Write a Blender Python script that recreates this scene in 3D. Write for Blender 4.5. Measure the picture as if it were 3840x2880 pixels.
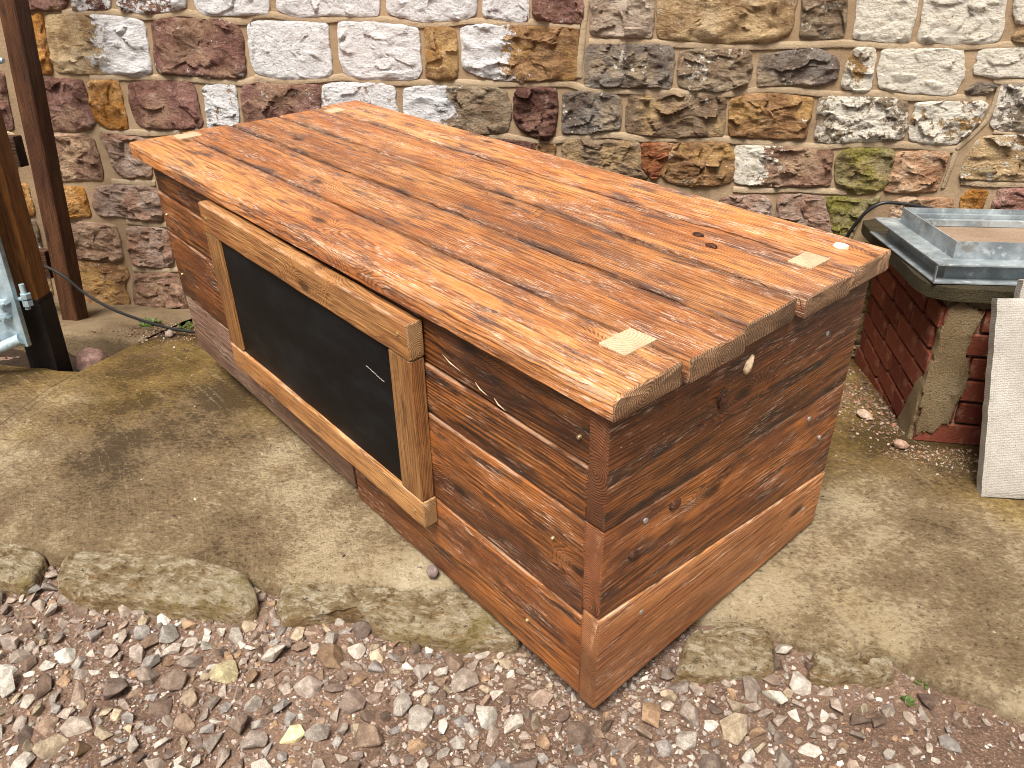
import bpy, bmesh, math, random
from mathutils import Vector, Matrix, noise
R = math.radians
for o in list(bpy.data.objects): bpy.data.objects.remove(o)
S = bpy.context.scene
COL = S.collection

# ---------------------------------------------------------------- camera
cam_d = bpy.data.cameras.new('camera'); cam = bpy.data.objects.new('camera', cam_d); COL.objects.link(cam)
cam_d.sensor_width = 36; cam_d.lens = 27.316; cam_d.clip_start = .02; cam_d.clip_end = 500
cam.matrix_world = Matrix(((.659368,-.38117,.64803,2.8818),(.751592,.355414,-.555689,-.7897),(-.018507,.853458,.520833,1.456),(0,0,0,1)))
S.camera = cam
# ---------------------------------------------------------------- sky, sun, exposure (overcast yard)
SUN_EL, SUN_AZ = R(66), R(152)          # azimuth: compass-like, from +Y clockwise
W = bpy.data.worlds.new('World'); S.world = W; W.use_nodes = True
nt = W.node_tree; bg = nt.nodes['Background']
sky = nt.nodes.new('ShaderNodeTexSky'); sky.sky_type = 'NISHITA'; sky.sun_disc = False
sky.sun_elevation = SUN_EL; sky.sun_rotation = SUN_AZ; sky.dust_density = 6; sky.air_density = 1.0; sky.ozone_density = .6
hs = nt.nodes.new('ShaderNodeHueSaturation'); hs.inputs['Saturation'].default_value = .12    # cloud cover
nt.links.new(sky.outputs[0], hs.inputs['Color']); wb = nt.nodes.new('ShaderNodeMix'); wb.data_type = 'RGBA'; wb.blend_type = 'MULTIPLY'; wb.inputs['Factor'].default_value = 1; wb.inputs['B'].default_value = (1, .945, .87, 1)   # warm white balance of the hazy sky
nt.links.new(hs.outputs[0], wb.inputs['A']); nt.links.new(wb.outputs['Result'], bg.inputs['Color'])
bg.inputs['Strength'].default_value = .062
sd_ = bpy.data.lights.new('sun', 'SUN'); sd_.energy = 3.3; sd_.angle = R(26); sd_.color = (1, .915, .81)
sun = bpy.data.objects.new('sun', sd_); COL.objects.link(sun)
sdir = Vector((math.sin(SUN_AZ)*math.cos(SUN_EL), math.cos(SUN_AZ)*math.cos(SUN_EL), math.sin(SUN_EL)))
sun.rotation_euler = sdir.to_track_quat('Z', 'Y').to_euler(); sun.location = sdir*20
S.render.engine = 'CYCLES'; S.cycles.filter_width = 1.0
vs = S.view_settings; vs.view_transform = 'Standard'; vs.look = 'None'; vs.gamma = 1; vs.use_curve_mapping = False
vs.exposure = .85
S.render.resolution_x = 1024; S.render.resolution_y = 768

# ---------------------------------------------------------------- frames of reference
# the house wall leans back a little and stands at an angle to the counter
H = Vector((.789866,.613280,0)); UP = Vector((-.060021,.077303,.995199)); NN = Vector((.610335,-.786074,.097868))
P0 = Vector((-.016583,.888976,-.2)); NH = Vector((.61327,-.78987,0)).normalized()
WM = Matrix(((H.x,UP.x,NN.x,P0.x),(H.y,UP.y,NN.y,P0.y),(H.z,UP.z,NN.z,P0.z),(0,0,0,1)))   # wall frame: along, up, out
def US(u, s, z=0.0): q = Vector((P0.x,P0.y,0)) + H*u + NH*s; q.z = z; return q              # plan position: along wall, away from wall
def us_of(x, y): q = Vector((x-P0.x, y-P0.y, 0)); return q.dot(H), q.dot(NH)
def zg_s(s): return -.2*min(max(0, 1-s/1.1), 1.2)**1.3
def nz(p, sc=1.0, o=0.0): return noise.noise(Vector((p[0]*sc+o, p[1]*sc-o*.7, p[2]*sc+o*1.3)))
def fbm(p, sc=1.0, oct=4, o=0.0):
    q = Vector((p[0]*sc+o, p[1]*sc-o*.7, p[2]*sc+o*1.3)); a = 1; t = 0
    for i in range(oct): t += a*noise.noise(q); q = q*2.03; a *= .5
    return t
rng = random.Random(7)

# ---------------------------------------------------------------- object helpers
def link(name, me, mat=None, parent=None, loc=None, M=None):
    o = bpy.data.objects.new(name, me); COL.objects.link(o)
    if mat is not None and me is not None:
        if not me.materials: me.materials.append(mat)
    if M is not None: o.matrix_local = M
    if loc is not None: o.location = loc
    if parent: o.parent = parent
    return o
def tag(o, label=None, cat=None, group=None, kind=None):
    if label: o['label'] = label
    if cat: o['category'] = cat
    if group: o['group'] = group
    if kind: o['kind'] = kind
    return o
def mesh(name, V, F, sharp=None, smooth=True):
    me = bpy.data.meshes.new(name); me.from_pydata([tuple(v) for v in V], [], F); me.update()
    if smooth:
        me.polygons.foreach_set('use_smooth', [True]*len(me.polygons))
        if sharp: me.set_sharp_from_angle(angle=R(sharp))
    return me
class MB:
    def __init__(s): s.V = []; s.F = []
    def add(s, V, F):
        n = len(s.V); s.V += [tuple(v) for v in V]; s.F += [tuple(i+n for i in f) for f in F]
    def box(s, lo, hi, M=None):
        V = [Vector((x,y,z)) for z in (lo[2],hi[2]) for y in (lo[1],hi[1]) for x in (lo[0],hi[0])]
        if M: V = [M@v for v in V]
        s.add(V, [(0,2,3,1),(4,5,7,6),(0,1,5,4),(2,6,7,3),(0,4,6,2),(1,3,7,5)])
    def tube(s, pts, r, n=10, caps=True):
        pts = [Vector(p) for p in pts]; rings = []; prev = None
        for i, p in enumerate(pts):
            d = (pts[min(i+1,len(pts)-1)]-pts[max(i-1,0)]).normalized()
            if prev is None: a = d.orthogonal().normalized()
            else: a = (prev - d*prev.dot(d)).normalized()
            prev = a; b = d.cross(a); rr = r[i] if isinstance(r,(list,tuple)) else r
            rings.append([p+(a*math.cos(k*2*math.pi/n)+b*math.sin(k*2*math.pi/n))*rr for k in range(n)])
        V = [v for g in rings for v in g]; F = []
        for i in range(len(pts)-1):
            for k in range(n): F.append((i*n+k, i*n+(k+1)%n, (i+1)*n+(k+1)%n, (i+1)*n+k))
        if caps: F += [tuple(range(n-1,-1,-1)), tuple(range((len(pts)-1)*n, len(pts)*n))]
        s.add(V, F)
    def build(s, name, mat, parent=None, sharp=35, bevel=0, M=None, loc=None):
        me = mesh(name, s.V, s.F, sharp)
        if bevel:
            bm = bmesh.new(); bm.from_mesh(me)
            bmesh.ops.bevel(bm, geom=bm.edges[:], offset=bevel, segments=2, affect='EDGES', profile=.6)
            bm.to_mesh(me); bm.free()
            me.polygons.foreach_set('use_smooth', [True]*len(me.polygons)); me.set_sharp_from_angle(angle=R(50))
        return link(name, me, mat, parent, M=M, loc=loc)

# ---------------------------------------------------------------- materials
class NT:
    def __init__(s, name):
        s.m = bpy.data.materials.new(name); s.m.use_nodes = True; s.t = s.m.node_tree; s.t.nodes.clear()
        s.out = s.n('ShaderNodeOutputMaterial'); s.b = s.n('ShaderNodeBsdfPrincipled'); s.l(s.b.outputs[0], s.out.inputs[0])
    def n(s, ty, **k):
        x = s.t.nodes.new(ty)
        for a, b in k.items(): setattr(x, a, b)
        return x
    def l(s, a, b): s.t.links.new(a, b)
    def put(s, sock, v):
        if hasattr(v, 'node'): s.l(v, sock)
        elif v is not None:
            if isinstance(v, (tuple, list)) and len(v) == 3 and sock.type == 'RGBA': v = (*v, 1)
            sock.default_value = v
    def math(s, op, a, b=None, c=None, clamp=False):
        x = s.n('ShaderNodeMath', operation=op, use_clamp=clamp); s.put(x.inputs[0], a)
        if b is not None: s.put(x.inputs[1], b)
        if c is not None: s.put(x.inputs[2], c)
        return x.outputs[0]
    def vm(s, op, a, b=None):
        x = s.n('ShaderNodeVectorMath', operation=op); s.put(x.inputs[0], a)
        if b is not None: s.put(x.inputs[1], b)
        return x.outputs['Value'] if op in ('LENGTH','DISTANCE','DOT_PRODUCT') else x.outputs[0]
    def mix(s, f, a, b, mode='MIX'):
        x = s.n('ShaderNodeMix', data_type='RGBA', blend_type=mode); s.put(x.inputs['Factor'], f); s.put(x.inputs['A'], a); s.put(x.inputs['B'], b)
        return x.outputs['Result']
    def noise(s, vec, scale, detail=4, rough=.55, lac=2.0, dist=0):
        x = s.n('ShaderNodeTexNoise'); s.put(x.inputs['Vector'], vec); x.inputs['Scale'].default_value = scale
        x.inputs['Detail'].default_value = detail; x.inputs['Roughness'].default_value = rough; x.inputs['Distortion'].default_value = dist
        return x.outputs['Fac']
    def ramp(s, f, lo, hi, smooth=True, a=0., b=1.):
        x = s.n('ShaderNodeMapRange', interpolation_type='SMOOTHSTEP' if smooth else 'LINEAR')
        s.put(x.inputs['Value'], f); s.put(x.inputs['From Min'], lo); s.put(x.inputs['From Max'], hi)
        x.inputs['To Min'].default_value = a; x.inputs['To Max'].default_value = b
        return x.outputs[0]
    def obj(s): return s.n('ShaderNodeTexCoord').outputs['Object']
    def scl(s, v, k): return s.vm('MULTIPLY', v, k)
    def sep(s, v): return s.xyz(v)
    def xyz(s, v):
        x = s.n('ShaderNodeSeparateXYZ'); s.put(x.inputs[0], v); return x.outputs
    def comb(s, x, y, z):
        c = s.n('ShaderNodeCombineXYZ'); s.put(c.inputs[0], x); s.put(c.inputs[1], y); s.put(c.inputs[2], z); return c.outputs[0]
    def attr(s, name, ty='OBJECT'): return s.n('ShaderNodeAttribute', attribute_type=ty, attribute_name=name).outputs
    def bump(s, h, strength=.5, dist=.01, nrm=None):
        x = s.n('ShaderNodeBump'); x.inputs['Strength'].default_value = strength; x.inputs['Distance'].default_value = dist
        s.put(x.inputs['Height'], h)
        if nrm is not None: s.l(nrm, x.inputs['Normal'])
        return x.outputs[0]
    def fin(s, col, rough=.7, nrm=None, metal=0., spec=.4):
        s.put(s.b.inputs['Base Color'], col); s.put(s.b.inputs['Roughness'], rough); s.put(s.b.inputs['Metallic'], metal)
        s.b.inputs['Specular IOR Level'].default_value = spec
        if nrm is not None: s.l(nrm, s.b.inputs['Normal'])
        return s.m

def wood(name, light, mid, dark, wash=.3, washcol=(.66,.52,.42), grime=.3, grimecol=(.11,.07,.05), ring=.0055, rough=.5, knot=1.0, contrast=1.0, spec=.4, blotch=.5, blotcol=None, endcol=None, wearcol=(.62,.44,.30), endring=.32):
    """solid pine: growth rings round a pith line along local X, fibres, knots, pale rubbed flecks, grime"""
    t = NT(name); p0 = t.obj(); sd = t.attr('seed')['Fac']
    p = t.vm('ADD', p0, t.comb(t.math('MULTIPLY', sd, 7.31), t.math('MULTIPLY', sd, 3.17), t.math('MULTIPLY', sd, 5.71)))
    X, Y, Z = t.xyz(p0)[:3]
    kv = t.n('ShaderNodeTexVoronoi', voronoi_dimensions='2D'); q = t.xyz(p)
    t.put(kv.inputs['Vector'], t.comb(t.math('MULTIPLY', q[0], 1.9), t.math('MULTIPLY', q[1], 4.6), 0.)); kv.inputs['Scale'].default_value = 1; kv.inputs['Randomness'].default_value = 1
    kd = kv.outputs['Distance']; kc = t.xyz(kv.outputs['Color'])[0]
    has = t.ramp(kc, .40, .45)
    kg = t.math('MULTIPLY', t.math('POWER', 2.718, t.math('MULTIPLY', t.math('MULTIPLY', kd, kd), -50.)), has)
    warp = t.math('ADD', t.math('MULTIPLY', t.math('SUBTRACT', t.noise(t.scl(p, (1.1, 7, 7)), 1, 2), .5), .05), t.math('MULTIPLY', t.math('SUBTRACT', t.noise(t.scl(p, (5, 30, 30)), 1, 2), .5), .008))
    pith = t.math('MULTIPLY', t.math('SUBTRACT', t.math('FRACT', t.math('MULTIPLY', sd, 3.77)), .5), .16)
    isend = t.ramp(t.math('ABSOLUTE', t.xyz(t.n('ShaderNodeTexCoord').outputs['Normal'])[0]), .6, .8)
    r = t.vm('LENGTH', t.comb(0., t.math('SUBTRACT', Y, pith), t.math('ADD', Z, t.math('SUBTRACT', .05, t.math('MULTIPLY', isend, .022)))))
    r = t.math('ADD', t.math('ADD', r, warp), t.math('MULTIPLY', kg, .055))
    rg = t.math('FRACT', t.math('DIVIDE', r, ring))
    rg = t.math('MULTIPLY', t.ramp(rg, .15, .85), t.ramp(rg, 1.0, .9))      # slow rise to latewood, sudden fall
    fib = t.noise(t.scl(p, (5, 85, 85)), 1, 6, .68)
    fib2 = t.noise(t.scl(p, (8, 150, 150)), 1, 4, .68)
    tone = t.noise(t.scl(p, (1.8, 8, 8)), 1, 6, .66)
    blot = t.noise(t.scl(p, (3.6, 13, 13)), 1, 6, .66)
    c = t.mix(t.ramp(tone, .38, .60), mid, light)
    g1 = t.math('ADD', t.math('MULTIPLY', rg, .30*contrast), t.math('MULTIPLY', t.math('SUBTRACT', fib, .5), 2.1*contrast))
    c = t.mix(t.ramp(g1, .02, .62, a=0, b=.88), c, dark)
    c = t.mix(t.ramp(fib2, .50, .34, a=0, b=.75), c, dark)
    c = t.mix(t.math('MULTIPLY', t.ramp(blot, .50, .66), blotch), c, blotcol or tuple(.55*x+.45*y for x, y in zip(dark, mid)))
    gm = t.math('MULTIPLY', t.ramp(t.noise(t.scl(p, (2.4, 10, 10)), 2.1, 6, .66), .66-.22*grime, .76-.14*grime), min(1, grime*1.7))
    c = t.mix(t.math('MULTIPLY', gm, t.ramp(fib, .22, .55)), c, grimecol)
    c = t.mix(t.math('MULTIPLY', t.attr('dirt', 'GEOMETRY')['Fac'], t.ramp(t.noise(t.scl(p, (4, 20, 20)), 1.3, 4, .6), .38, .62, a=.1, b=.85)), c, grimecol)  # edge grime, laid heavier to paint shade into the tabletop gaps
    wa = t.ramp(t.noise(t.scl(p, (2.0, 8, 8)), 2.2, 6, .66), .62-.28*wash, .84-.26*wash)
    fl = t.ramp(t.noise(t.scl(p, (26, 210, 210)), 1, 5, .75), .57-.10*wash, .67-.08*wash)
    c = t.mix(t.math('MULTIPLY', t.math('MULTIPLY', wa, fl), .9*min(1, wash*2)), c, washcol)
    sp = t.ramp(t.noise(t.scl(p, (70, 260, 260)), 1, 3, .7), .66, .72, a=0, b=min(1, wash*1.3))
    c = t.mix(sp, c, tuple(min(.9, x*1.25) for x in washcol))
    kcore = t.math('MULTIPLY', t.ramp(t.math('ADD', kd, t.math('MULTIPLY', t.math('SUBTRACT', blot, .5), .09)), .085, .02), has)
    if knot: c = t.mix(t.math('MULTIPLY', kcore, .85*knot), c, (dark[0]*.45, dark[1]*.4, dark[2]*.4))
    ec = endcol or tuple(.5*x+.5*y for x, y in zip(mid, dark))
    ecol = t.mix(t.ramp(rg, .1, .8), t.mix(t.ramp(blot, .35, .65), ec, tuple(x*.6 for x in ec)), tuple(x*endring for x in ec))
    c = t.mix(t.math('MULTIPLY', isend, .9), c, ecol)
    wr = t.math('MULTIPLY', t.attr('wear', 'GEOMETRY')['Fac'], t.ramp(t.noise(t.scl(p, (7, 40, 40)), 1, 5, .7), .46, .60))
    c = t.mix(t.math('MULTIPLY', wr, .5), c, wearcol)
    br = t.attr('tone')['Fac']
    c = t.mix(1., c, t.comb(br, br, br), 'MULTIPLY')
    h = t.math('ADD', t.math('ADD', t.math('MULTIPLY', rg, -.4), t.math('MULTIPLY', fib, 1.4)), t.math('MULTIPLY', fib2, .6))
    nb = t.bump(t.math('SUBTRACT', h, t.math('MULTIPLY', kcore, .7)), .7, .005)
    rr = t.math('ADD', rough, t.math('MULTIPLY', t.math('SUBTRACT', blot, .5), .35))
    return t.fin(c, rr, nb, spec=spec)

M_TOP = wood('waxed pine, worn orange', (.64,.275,.092), (.40,.140,.042), (.105,.036,.017), wash=.66, washcol=(.74,.55,.44), grime=.60, grimecol=(.105,.058,.046), rough=.45, blotch=.75, blotcol=(.205,.085,.045), endcol=(.42,.26,.15), contrast=1.1)
M_SIDE = wood('old stained pine, red brown', (.33,.118,.030), (.145,.046,.014), (.022,.0085,.005), wash=.56, washcol=(.56,.40,.31), grime=.70, grimecol=(.026,.0135,.010), rough=.46, blotch=.85, blotcol=(.06,.02,.009), contrast=1.2, endcol=(.26,.095,.04), wearcol=(.5,.33,.22))
M_SIDE2 = wood('lighter brown pine', (.40,.175,.066), (.25,.095,.034), (.06,.023,.011), wash=.48, washcol=(.58,.45,.36), grime=.48, grimecol=(.06,.033,.02), rough=.5, blotch=.6, blotcol=(.14,.055,.024), endcol=(.28,.12,.05))
M_GREYW = wood('weathered grey pine', (.33,.20,.14), (.22,.115,.075), (.06,.03,.02), wash=.7, washcol=(.47,.38,.32), grime=.45, rough=.7)
M_RAIL = wood('sanded golden pine', (.46,.235,.088), (.31,.130,.042), (.10,.038,.014), wash=.32, washcol=(.66,.49,.34), grime=.46, grimecol=(.08,.04,.025), ring=.0042, rough=.5, blotch=.4, contrast=.9, endcol=(.50,.30,.14))
M_TENON = wood('pale end grain', (.72,.53,.34), (.64,.45,.27), (.44,.28,.15), wash=.1, grime=.12, ring=.0075, knot=0, rough=.6, blotch=.3, endcol=(.74,.55,.36), contrast=.4, endring=.72)
M_POSTD = wood('dark treated post', (.130,.052,.020), (.070,.026,.011), (.018,.007,.004), wash=.0, grime=.55, grimecol=(.018,.010,.008), rough=.6, contrast=.8)
M_POSTO = wood('orange treated post', (.27,.11,.022), (.16,.058,.012), (.05,.018,.006), wash=.0, grime=.35, grimecol=(.05,.024,.012), rough=.55)

def stone_mat():
    t = NT('rough sandstone'); p = t.vm('ADD', t.obj(), t.comb(t.math('MULTIPLY', t.attr('seed')['Fac'], 11.3), t.math('MULTIPLY', t.attr('seed')['Fac'], 5.1), 0.))
    p0 = t.obj()
    oi = t.n('ShaderNodeObjectInfo'); c1 = oi.outputs['Color']
    big = t.noise(p, 9, 5, .6); med = t.noise(t.scl(p, (1, t.attr('strata')['Fac'], 1)) if False else t.vm('MULTIPLY', p, t.comb(1., t.attr('strata')['Fac'], 1.)), 24, 8, .74); fine = t.noise(p, 110, 6, .75)
    c = t.mix(t.ramp(big, .36, .64), t.mix(1., c1, (.58,.50,.45), 'MULTIPLY'), c1)
    alt = t.ramp(t.noise(p, 6.5, 5, .6), .48, .62)
    c = t.mix(t.math('MULTIPLY', alt, t.attr('altmix')['Fac']), c, t.attr('alt')['Color'])
    c = t.mix(t.ramp(med, .52, .68, a=0, b=.75), c, t.mix(.5, t.mix(1., c, (1.9,1.95,2.0), 'MULTIPLY'), (.62,.52,.42)))
    c = t.mix(t.ramp(med, .44, .33, a=0, b=.8), c, t.mix(1., c, (.28,.24,.22), 'MULTIPLY'))
    c = t.mix(t.ramp(fine, .50, .36, a=0, b=.7), c, t.mix(1., c, (.40,.36,.34), 'MULTIPLY'))
    c = t.mix(t.ramp(fine, .60, .70, a=0, b=.55), c, (.72,.64,.55))
    # moss
    mo = t.math('MULTIPLY', t.ramp(t.noise(p, 7, 5, .65), .40, .62), t.attr('moss')['Fac'])
    c = t.mix(mo, c, t.mix(t.ramp(fine, .35, .65), (.10,.10,.012), (.36,.33,.06)))
    # flaking limewash: coverage by threshold
    wsh = t.attr('wash')['Fac']; wd = t.attr('washdir')['Fac']
    f = t.math('ADD', t.math('MULTIPLY', t.noise(p, 11, 7, .62), .5), t.math('MULTIPLY', t.noise(p, 48, 6, .72), .5))
    f = t.math('ADD', f, t.math('MULTIPLY', t.math('MULTIPLY', t.xyz(p0)[0], wd), 1.6))
    f = t.math('ADD', f, t.math('MULTIPLY', wd, 0.))
    th = t.math('SUBTRACT', .66, t.math('MULTIPLY', wsh, .32))
    wm = t.math('MULTIPLY', t.ramp(f, t.math('SUBTRACT', th, .02), t.math('ADD', th, .01)), t.ramp(wsh, .005, .02))
    ww = t.attr('warm')['Fac']; wcol = t.mix(t.ramp(t.noise(t.scl(p, (1,1.6,1)), 60, 7, .78), .34, .48), t.mix(ww, (.42,.43,.46), (.48,.37,.20)), t.mix(ww, (.90,.91,.95), (.90,.86,.77)))
    c = t.mix(wm, c, wcol)
    h = t.math('ADD', t.math('ADD', t.math('MULTIPLY', med, 1.1), t.math('MULTIPLY', fine, .55)), t.math('MULTIPLY', wm, .22))
    nb = t.bump(h, 1.0, .026)
    return t.fin(c, .85, nb, spec=.25)
M_STONE = stone_mat()

def gritty(name, cols, sc=1.0, rough=.9, bump=.6, speck=.5, dist=.006):
    t = NT(name); p = t.obj()
    a = t.noise(p, 2.2*sc, 5, .6); b = t.noise(p, 14*sc, 5, .65); f = t.noise(p, 190*sc, 4, .7); g = t.noise(p, 70*sc, 5, .7)
    c = t.mix(t.ramp(a, .35, .65), cols[0], cols[1])
    c = t.mix(t.ramp(b, .5, .75, a=0, b=.7), c, cols[2])
    c = t.mix(t.ramp(f, .5, .72, a=0, b=speck), c, tuple(min(1, x*2.1) for x in cols[1]))
    c = t.mix(t.ramp(g, .45, .28, a=0, b=speck), c, tuple(x*.35 for x in cols[0]))
    return t.fin(c, rough, t.bump(t.math('ADD', t.math('MULTIPLY', f, .5), g), bump, dist), spec=.25)
M_MORTAR = gritty('lime mortar', [(.27,.19,.118),(.36,.265,.172),(.19,.13,.078)], 1.0, .92, .5, .3)
M_RIBBON = gritty('struck pointing', [(.36,.272,.18),(.45,.355,.245),(.27,.20,.125)], 1.6, .9, .8, .4, .008)
M_SOIL = gritty('pinkish grit soil', [(.17,.108,.078),(.27,.18,.132),(.085,.052,.037)], 1.0, .95, 1.0, .75, .014)
M_PAVER = gritty('pale concrete paver', [(.56,.53,.50),(.66,.63,.60),(.47,.44,.41)], 1.4, .85, .4, .25, .004)
M_COPING = gritty('mossy coping stone', [(.035,.029,.016),(.065,.052,.028),(.022,.019,.01)], 1.5, .95, .9, .5, .01)
M_RENDER = gritty('crumbling render', [(.24,.165,.085),(.37,.28,.165),(.15,.115,.045)], 2.2, .95, 1.0, .6, .02)

def gravel_mat():
    t = NT('limestone chippings'); p = t.n('ShaderNodeNewGeometry').outputs['Position']; c1 = t.attr('tint', 'GEOMETRY')['Color']
    a = t.noise(p, 60, 5, .65); f = t.noise(p, 320, 4, .7)
    c = t.mix(t.ramp(a, .35, .7), t.mix(1., c1, (.66,.62,.6), 'MULTIPLY'), t.mix(1., c1, (1.25,1.25,1.25), 'MULTIPLY'))
    c = t.mix(t.ramp(f, .35, .6, a=.55, b=0), c, t.mix(1., c1, (.4,.36,.34), 'MULTIPLY'))
    return t.fin(c, .8, t.bump(t.math('ADD', a, t.math('MULTIPLY', f, .5)), .55, .006), spec=.35)
M_GRAVEL = gravel_mat()

def slab_mat():
    """old cast concrete: tamped lines, algae, pale lichen speckle where feet keep it clean"""
    t = NT('old mossy concrete'); p = t.obj(); s = t.math('MULTIPLY', t.xyz(p)[1], -1.)
    L = t.noise(p, 1.5, 9, .70); g = t.noise(t.scl(p, (1,1.5,1)), 62, 7, .80); f = t.noise(p, 170, 4, .75); b = t.noise(p, 5, 6, .66)
    # paler where it is walked on near the gravel, algae on the damp side by the wall
    L = t.math('ADD', L, t.ramp(s, .8, 1.75, a=-.085, b=.02)); L = t.math('ADD', L, t.math('MULTIPLY', t.math('SUBTRACT', g, .5), .55))
    c = t.mix(t.ramp(L, .34, .48), (.105,.070,.036), (.295,.210,.118)); c = t.mix(t.ramp(L, .47, .62), c, (.60,.485,.315)); c = t.mix(t.ramp(L, .62, .74), c, (.82,.72,.54))
    md = t.math('ADD', t.ramp(s, 1.75, .7), t.math('MULTIPLY', t.math('SUBTRACT', t.noise(p, 2.1, 7, .66), .5), 2.2))
    mk = t.math('MULTIPLY', t.ramp(md, .2, 1.0), .8)
    c = t.mix(mk, c, t.mix(1., c, (.92,.80,.34), 'MULTIPLY')); c = t.mix(t.math('MULTIPLY', mk, t.ramp(b, .5, .66, a=0, b=.55)), c, (.15,.105,.014))
    c = t.mix(t.ramp(t.noise(p, 3.7, 6, .7), .60, .70, a=0, b=.65), c, (.16,.09,.055))
    c = t.mix(t.ramp(t.noise(p, 70, 6, .8), .44, .35, a=0, b=.85), c, (.05,.034,.02))
    q = t.vm('ADD', p, t.comb(1.9, 2.9, 0.)); rr = t.math('ADD', t.vm('LENGTH', q), t.math('MULTIPLY', t.noise(p, 3, 3), .05))
    ln = t.noise(t.comb(t.math('MULTIPLY', rr, 70), t.math('MULTIPLY', t.math('ARCTAN2', t.xyz(q)[1], t.xyz(q)[0]), 5), 0.), 1, 4, .65)
    c = t.mix(t.math('MULTIPLY', t.ramp(ln, .54, .70, a=0, b=.5), t.ramp(g, .42, .6)), c, (.56,.46,.29))
    h = t.math('ADD', t.math('ADD', t.math('MULTIPLY', g, 1.2), t.math('MULTIPLY', f, .4)), t.math('MULTIPLY', ln, .5))
    return t.fin(c, .88, t.bump(h, 1.0, .018), spec=.3)
M_SLAB = slab_mat()
def edging_mat():
    t = NT('lichened edging stone'); p = t.obj()
    a = t.noise(p, 6, 5, .6); b = t.noise(t.scl(p, (1,1.8,2)), 26, 7, .74); f = t.noise(p, 120, 5, .75)
    c = t.mix(t.ramp(a, .38, .62), (.37,.275,.15), (.58,.48,.32))
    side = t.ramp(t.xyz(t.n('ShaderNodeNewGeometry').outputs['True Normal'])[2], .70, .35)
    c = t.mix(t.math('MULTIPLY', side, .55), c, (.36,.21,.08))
    c = t.mix(t.ramp(b, .50, .60, a=0, b=.8), c, (.76,.68,.52))
    c = t.mix(t.ramp(b, .47, .37, a=0, b=.8), c, (.16,.11,.05))
    c = t.mix(t.ramp(t.noise(p, 7, 7, .7), .54, .66, a=0, b=.55), c, (.30,.235,.05))
    gz = t.noise(p, 75, 7, .8); c = t.mix(t.ramp(gz, .47, .36, a=0, b=.85), c, (.085,.06,.03)); c = t.mix(t.ramp(gz, .58, .68, a=0, b=.7), c, (.80,.73,.58))
    return t.fin(c, .88, t.bump(t.math('ADD', b, t.math('MULTIPLY', gz, .8)), 1.0, .03), spec=.25)
M_EDGE = edging_mat()
def brick_mat():
    t = NT('old red brick'); p = t.obj(); r = t.n('ShaderNodeObjectInfo').outputs['Random']
    a = t.noise(p, 25, 5, .65); f = t.noise(p, 170, 4, .7)
    c = t.mix(r, (.13,.030,.018), (.22,.062,.036))
    c = t.mix(t.ramp(a, .5, .72, a=0, b=.6), c, (.36,.21,.14)); c = t.mix(t.ramp(f, .45, .3, a=0, b=.6), c, (.08,.02,.015))
    return t.fin(c, .9, t.bump(t.math('ADD', a, f), .6, .008), spec=.2)
M_BRICK = brick_mat()
def galv(name):
    t = NT(name); p = t.obj(); a = t.noise(p, 9, 5, .6); b = t.noise(p, 45, 4, .6)
    c = t.mix(t.ramp(a, .35, .65), (.19,.225,.25), (.40,.455,.49)); c = t.mix(t.ramp(b, .55, .75, a=0, b=.6), c, (.70,.73,.74))
    c = t.mix(t.ramp(t.noise(p, 14, 5, .7), .56, .70, a=0, b=.65), c, (.17,.15,.125))
    return t.fin(c, t.math('ADD', .42, t.math('MULTIPLY', t.math('SUBTRACT', b, .5), .3)), t.bump(b, .15, .003), metal=.25, spec=.5)
M_GALV = galv('galvanised steel')
def flat(name, col, rough=.6, metal=0., var=.25, sc=40, spec=.4, bump=.2):
    t = NT(name); p = t.obj(); a = t.noise(p, sc, 5, .6)
    c = t.mix(t.ramp(a, .3, .7), tuple(x*(1-var) for x in col), tuple(min(1, x*(1+var)) for x in col))
    return t.fin(c, rough, t.bump(a, bump, .003), metal, spec)
def chalk_mat():
    t = NT('chalkboard slate'); p = t.obj()
    a = t.noise(t.scl(p, (1.2,1,3)), 2.4, 5, .65); b = t.noise(t.scl(p, (14,1,3)), 5, 5, .7)
    c = t.mix(t.ramp(a, .42, .75), (.006,.006,.007), (.014,.016,.019)); c = t.mix(t.ramp(b, .6, .85, a=0, b=.35), c, (.025,.03,.035))
    return t.fin(c, .55, t.bump(b, .05, .002), spec=.13)
M_CHALK = chalk_mat()
M_BLACK = flat('black rubber cable', (.016,.015,.016), .45)
M_NAIL = flat('zinc nail head', (.50,.52,.55), .4, .7)
M_SCREW = flat('brass screw', (.55,.45,.25), .35, .8)
M_CHALKLINE = flat('white chalk', (.42,.40,.37), .95, var=.6, sc=200)
M_TAR = flat('black bitumen', (.012,.008,.007), .75, var=.4)
M_SPLINT = flat('fresh splintered wood', (.60,.46,.32), .8, var=.3, sc=90, bump=.8)
M_LEAF = flat('weed leaf', (.065,.125,.02), .5, var=.4, sc=30)
M_DARK = flat('dark red brown timber', (.05,.018,.010), .7)  # even dark red brown timber colour

M_HUMUS = gritty('dark damp soil', [(.035,.022,.014),(.065,.042,.028),(.02,.012,.008)], 1.5, .95, 1.0, .5, .014)

M_GATE = galv('pale galvanised gate'); 
for nd in M_GATE.node_tree.nodes:
    if nd.type == 'MIX':
        for k_ in ('A', 'B'):
            sk = [i for i in nd.inputs if i.name == k_ and i.type == 'RGBA'][0]
            if not sk.is_linked: sk.default_value = tuple(min(.85, x*f) for x, f in zip(sk.default_value[:3], (1.15,1.35,1.45)))+(1,)

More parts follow.
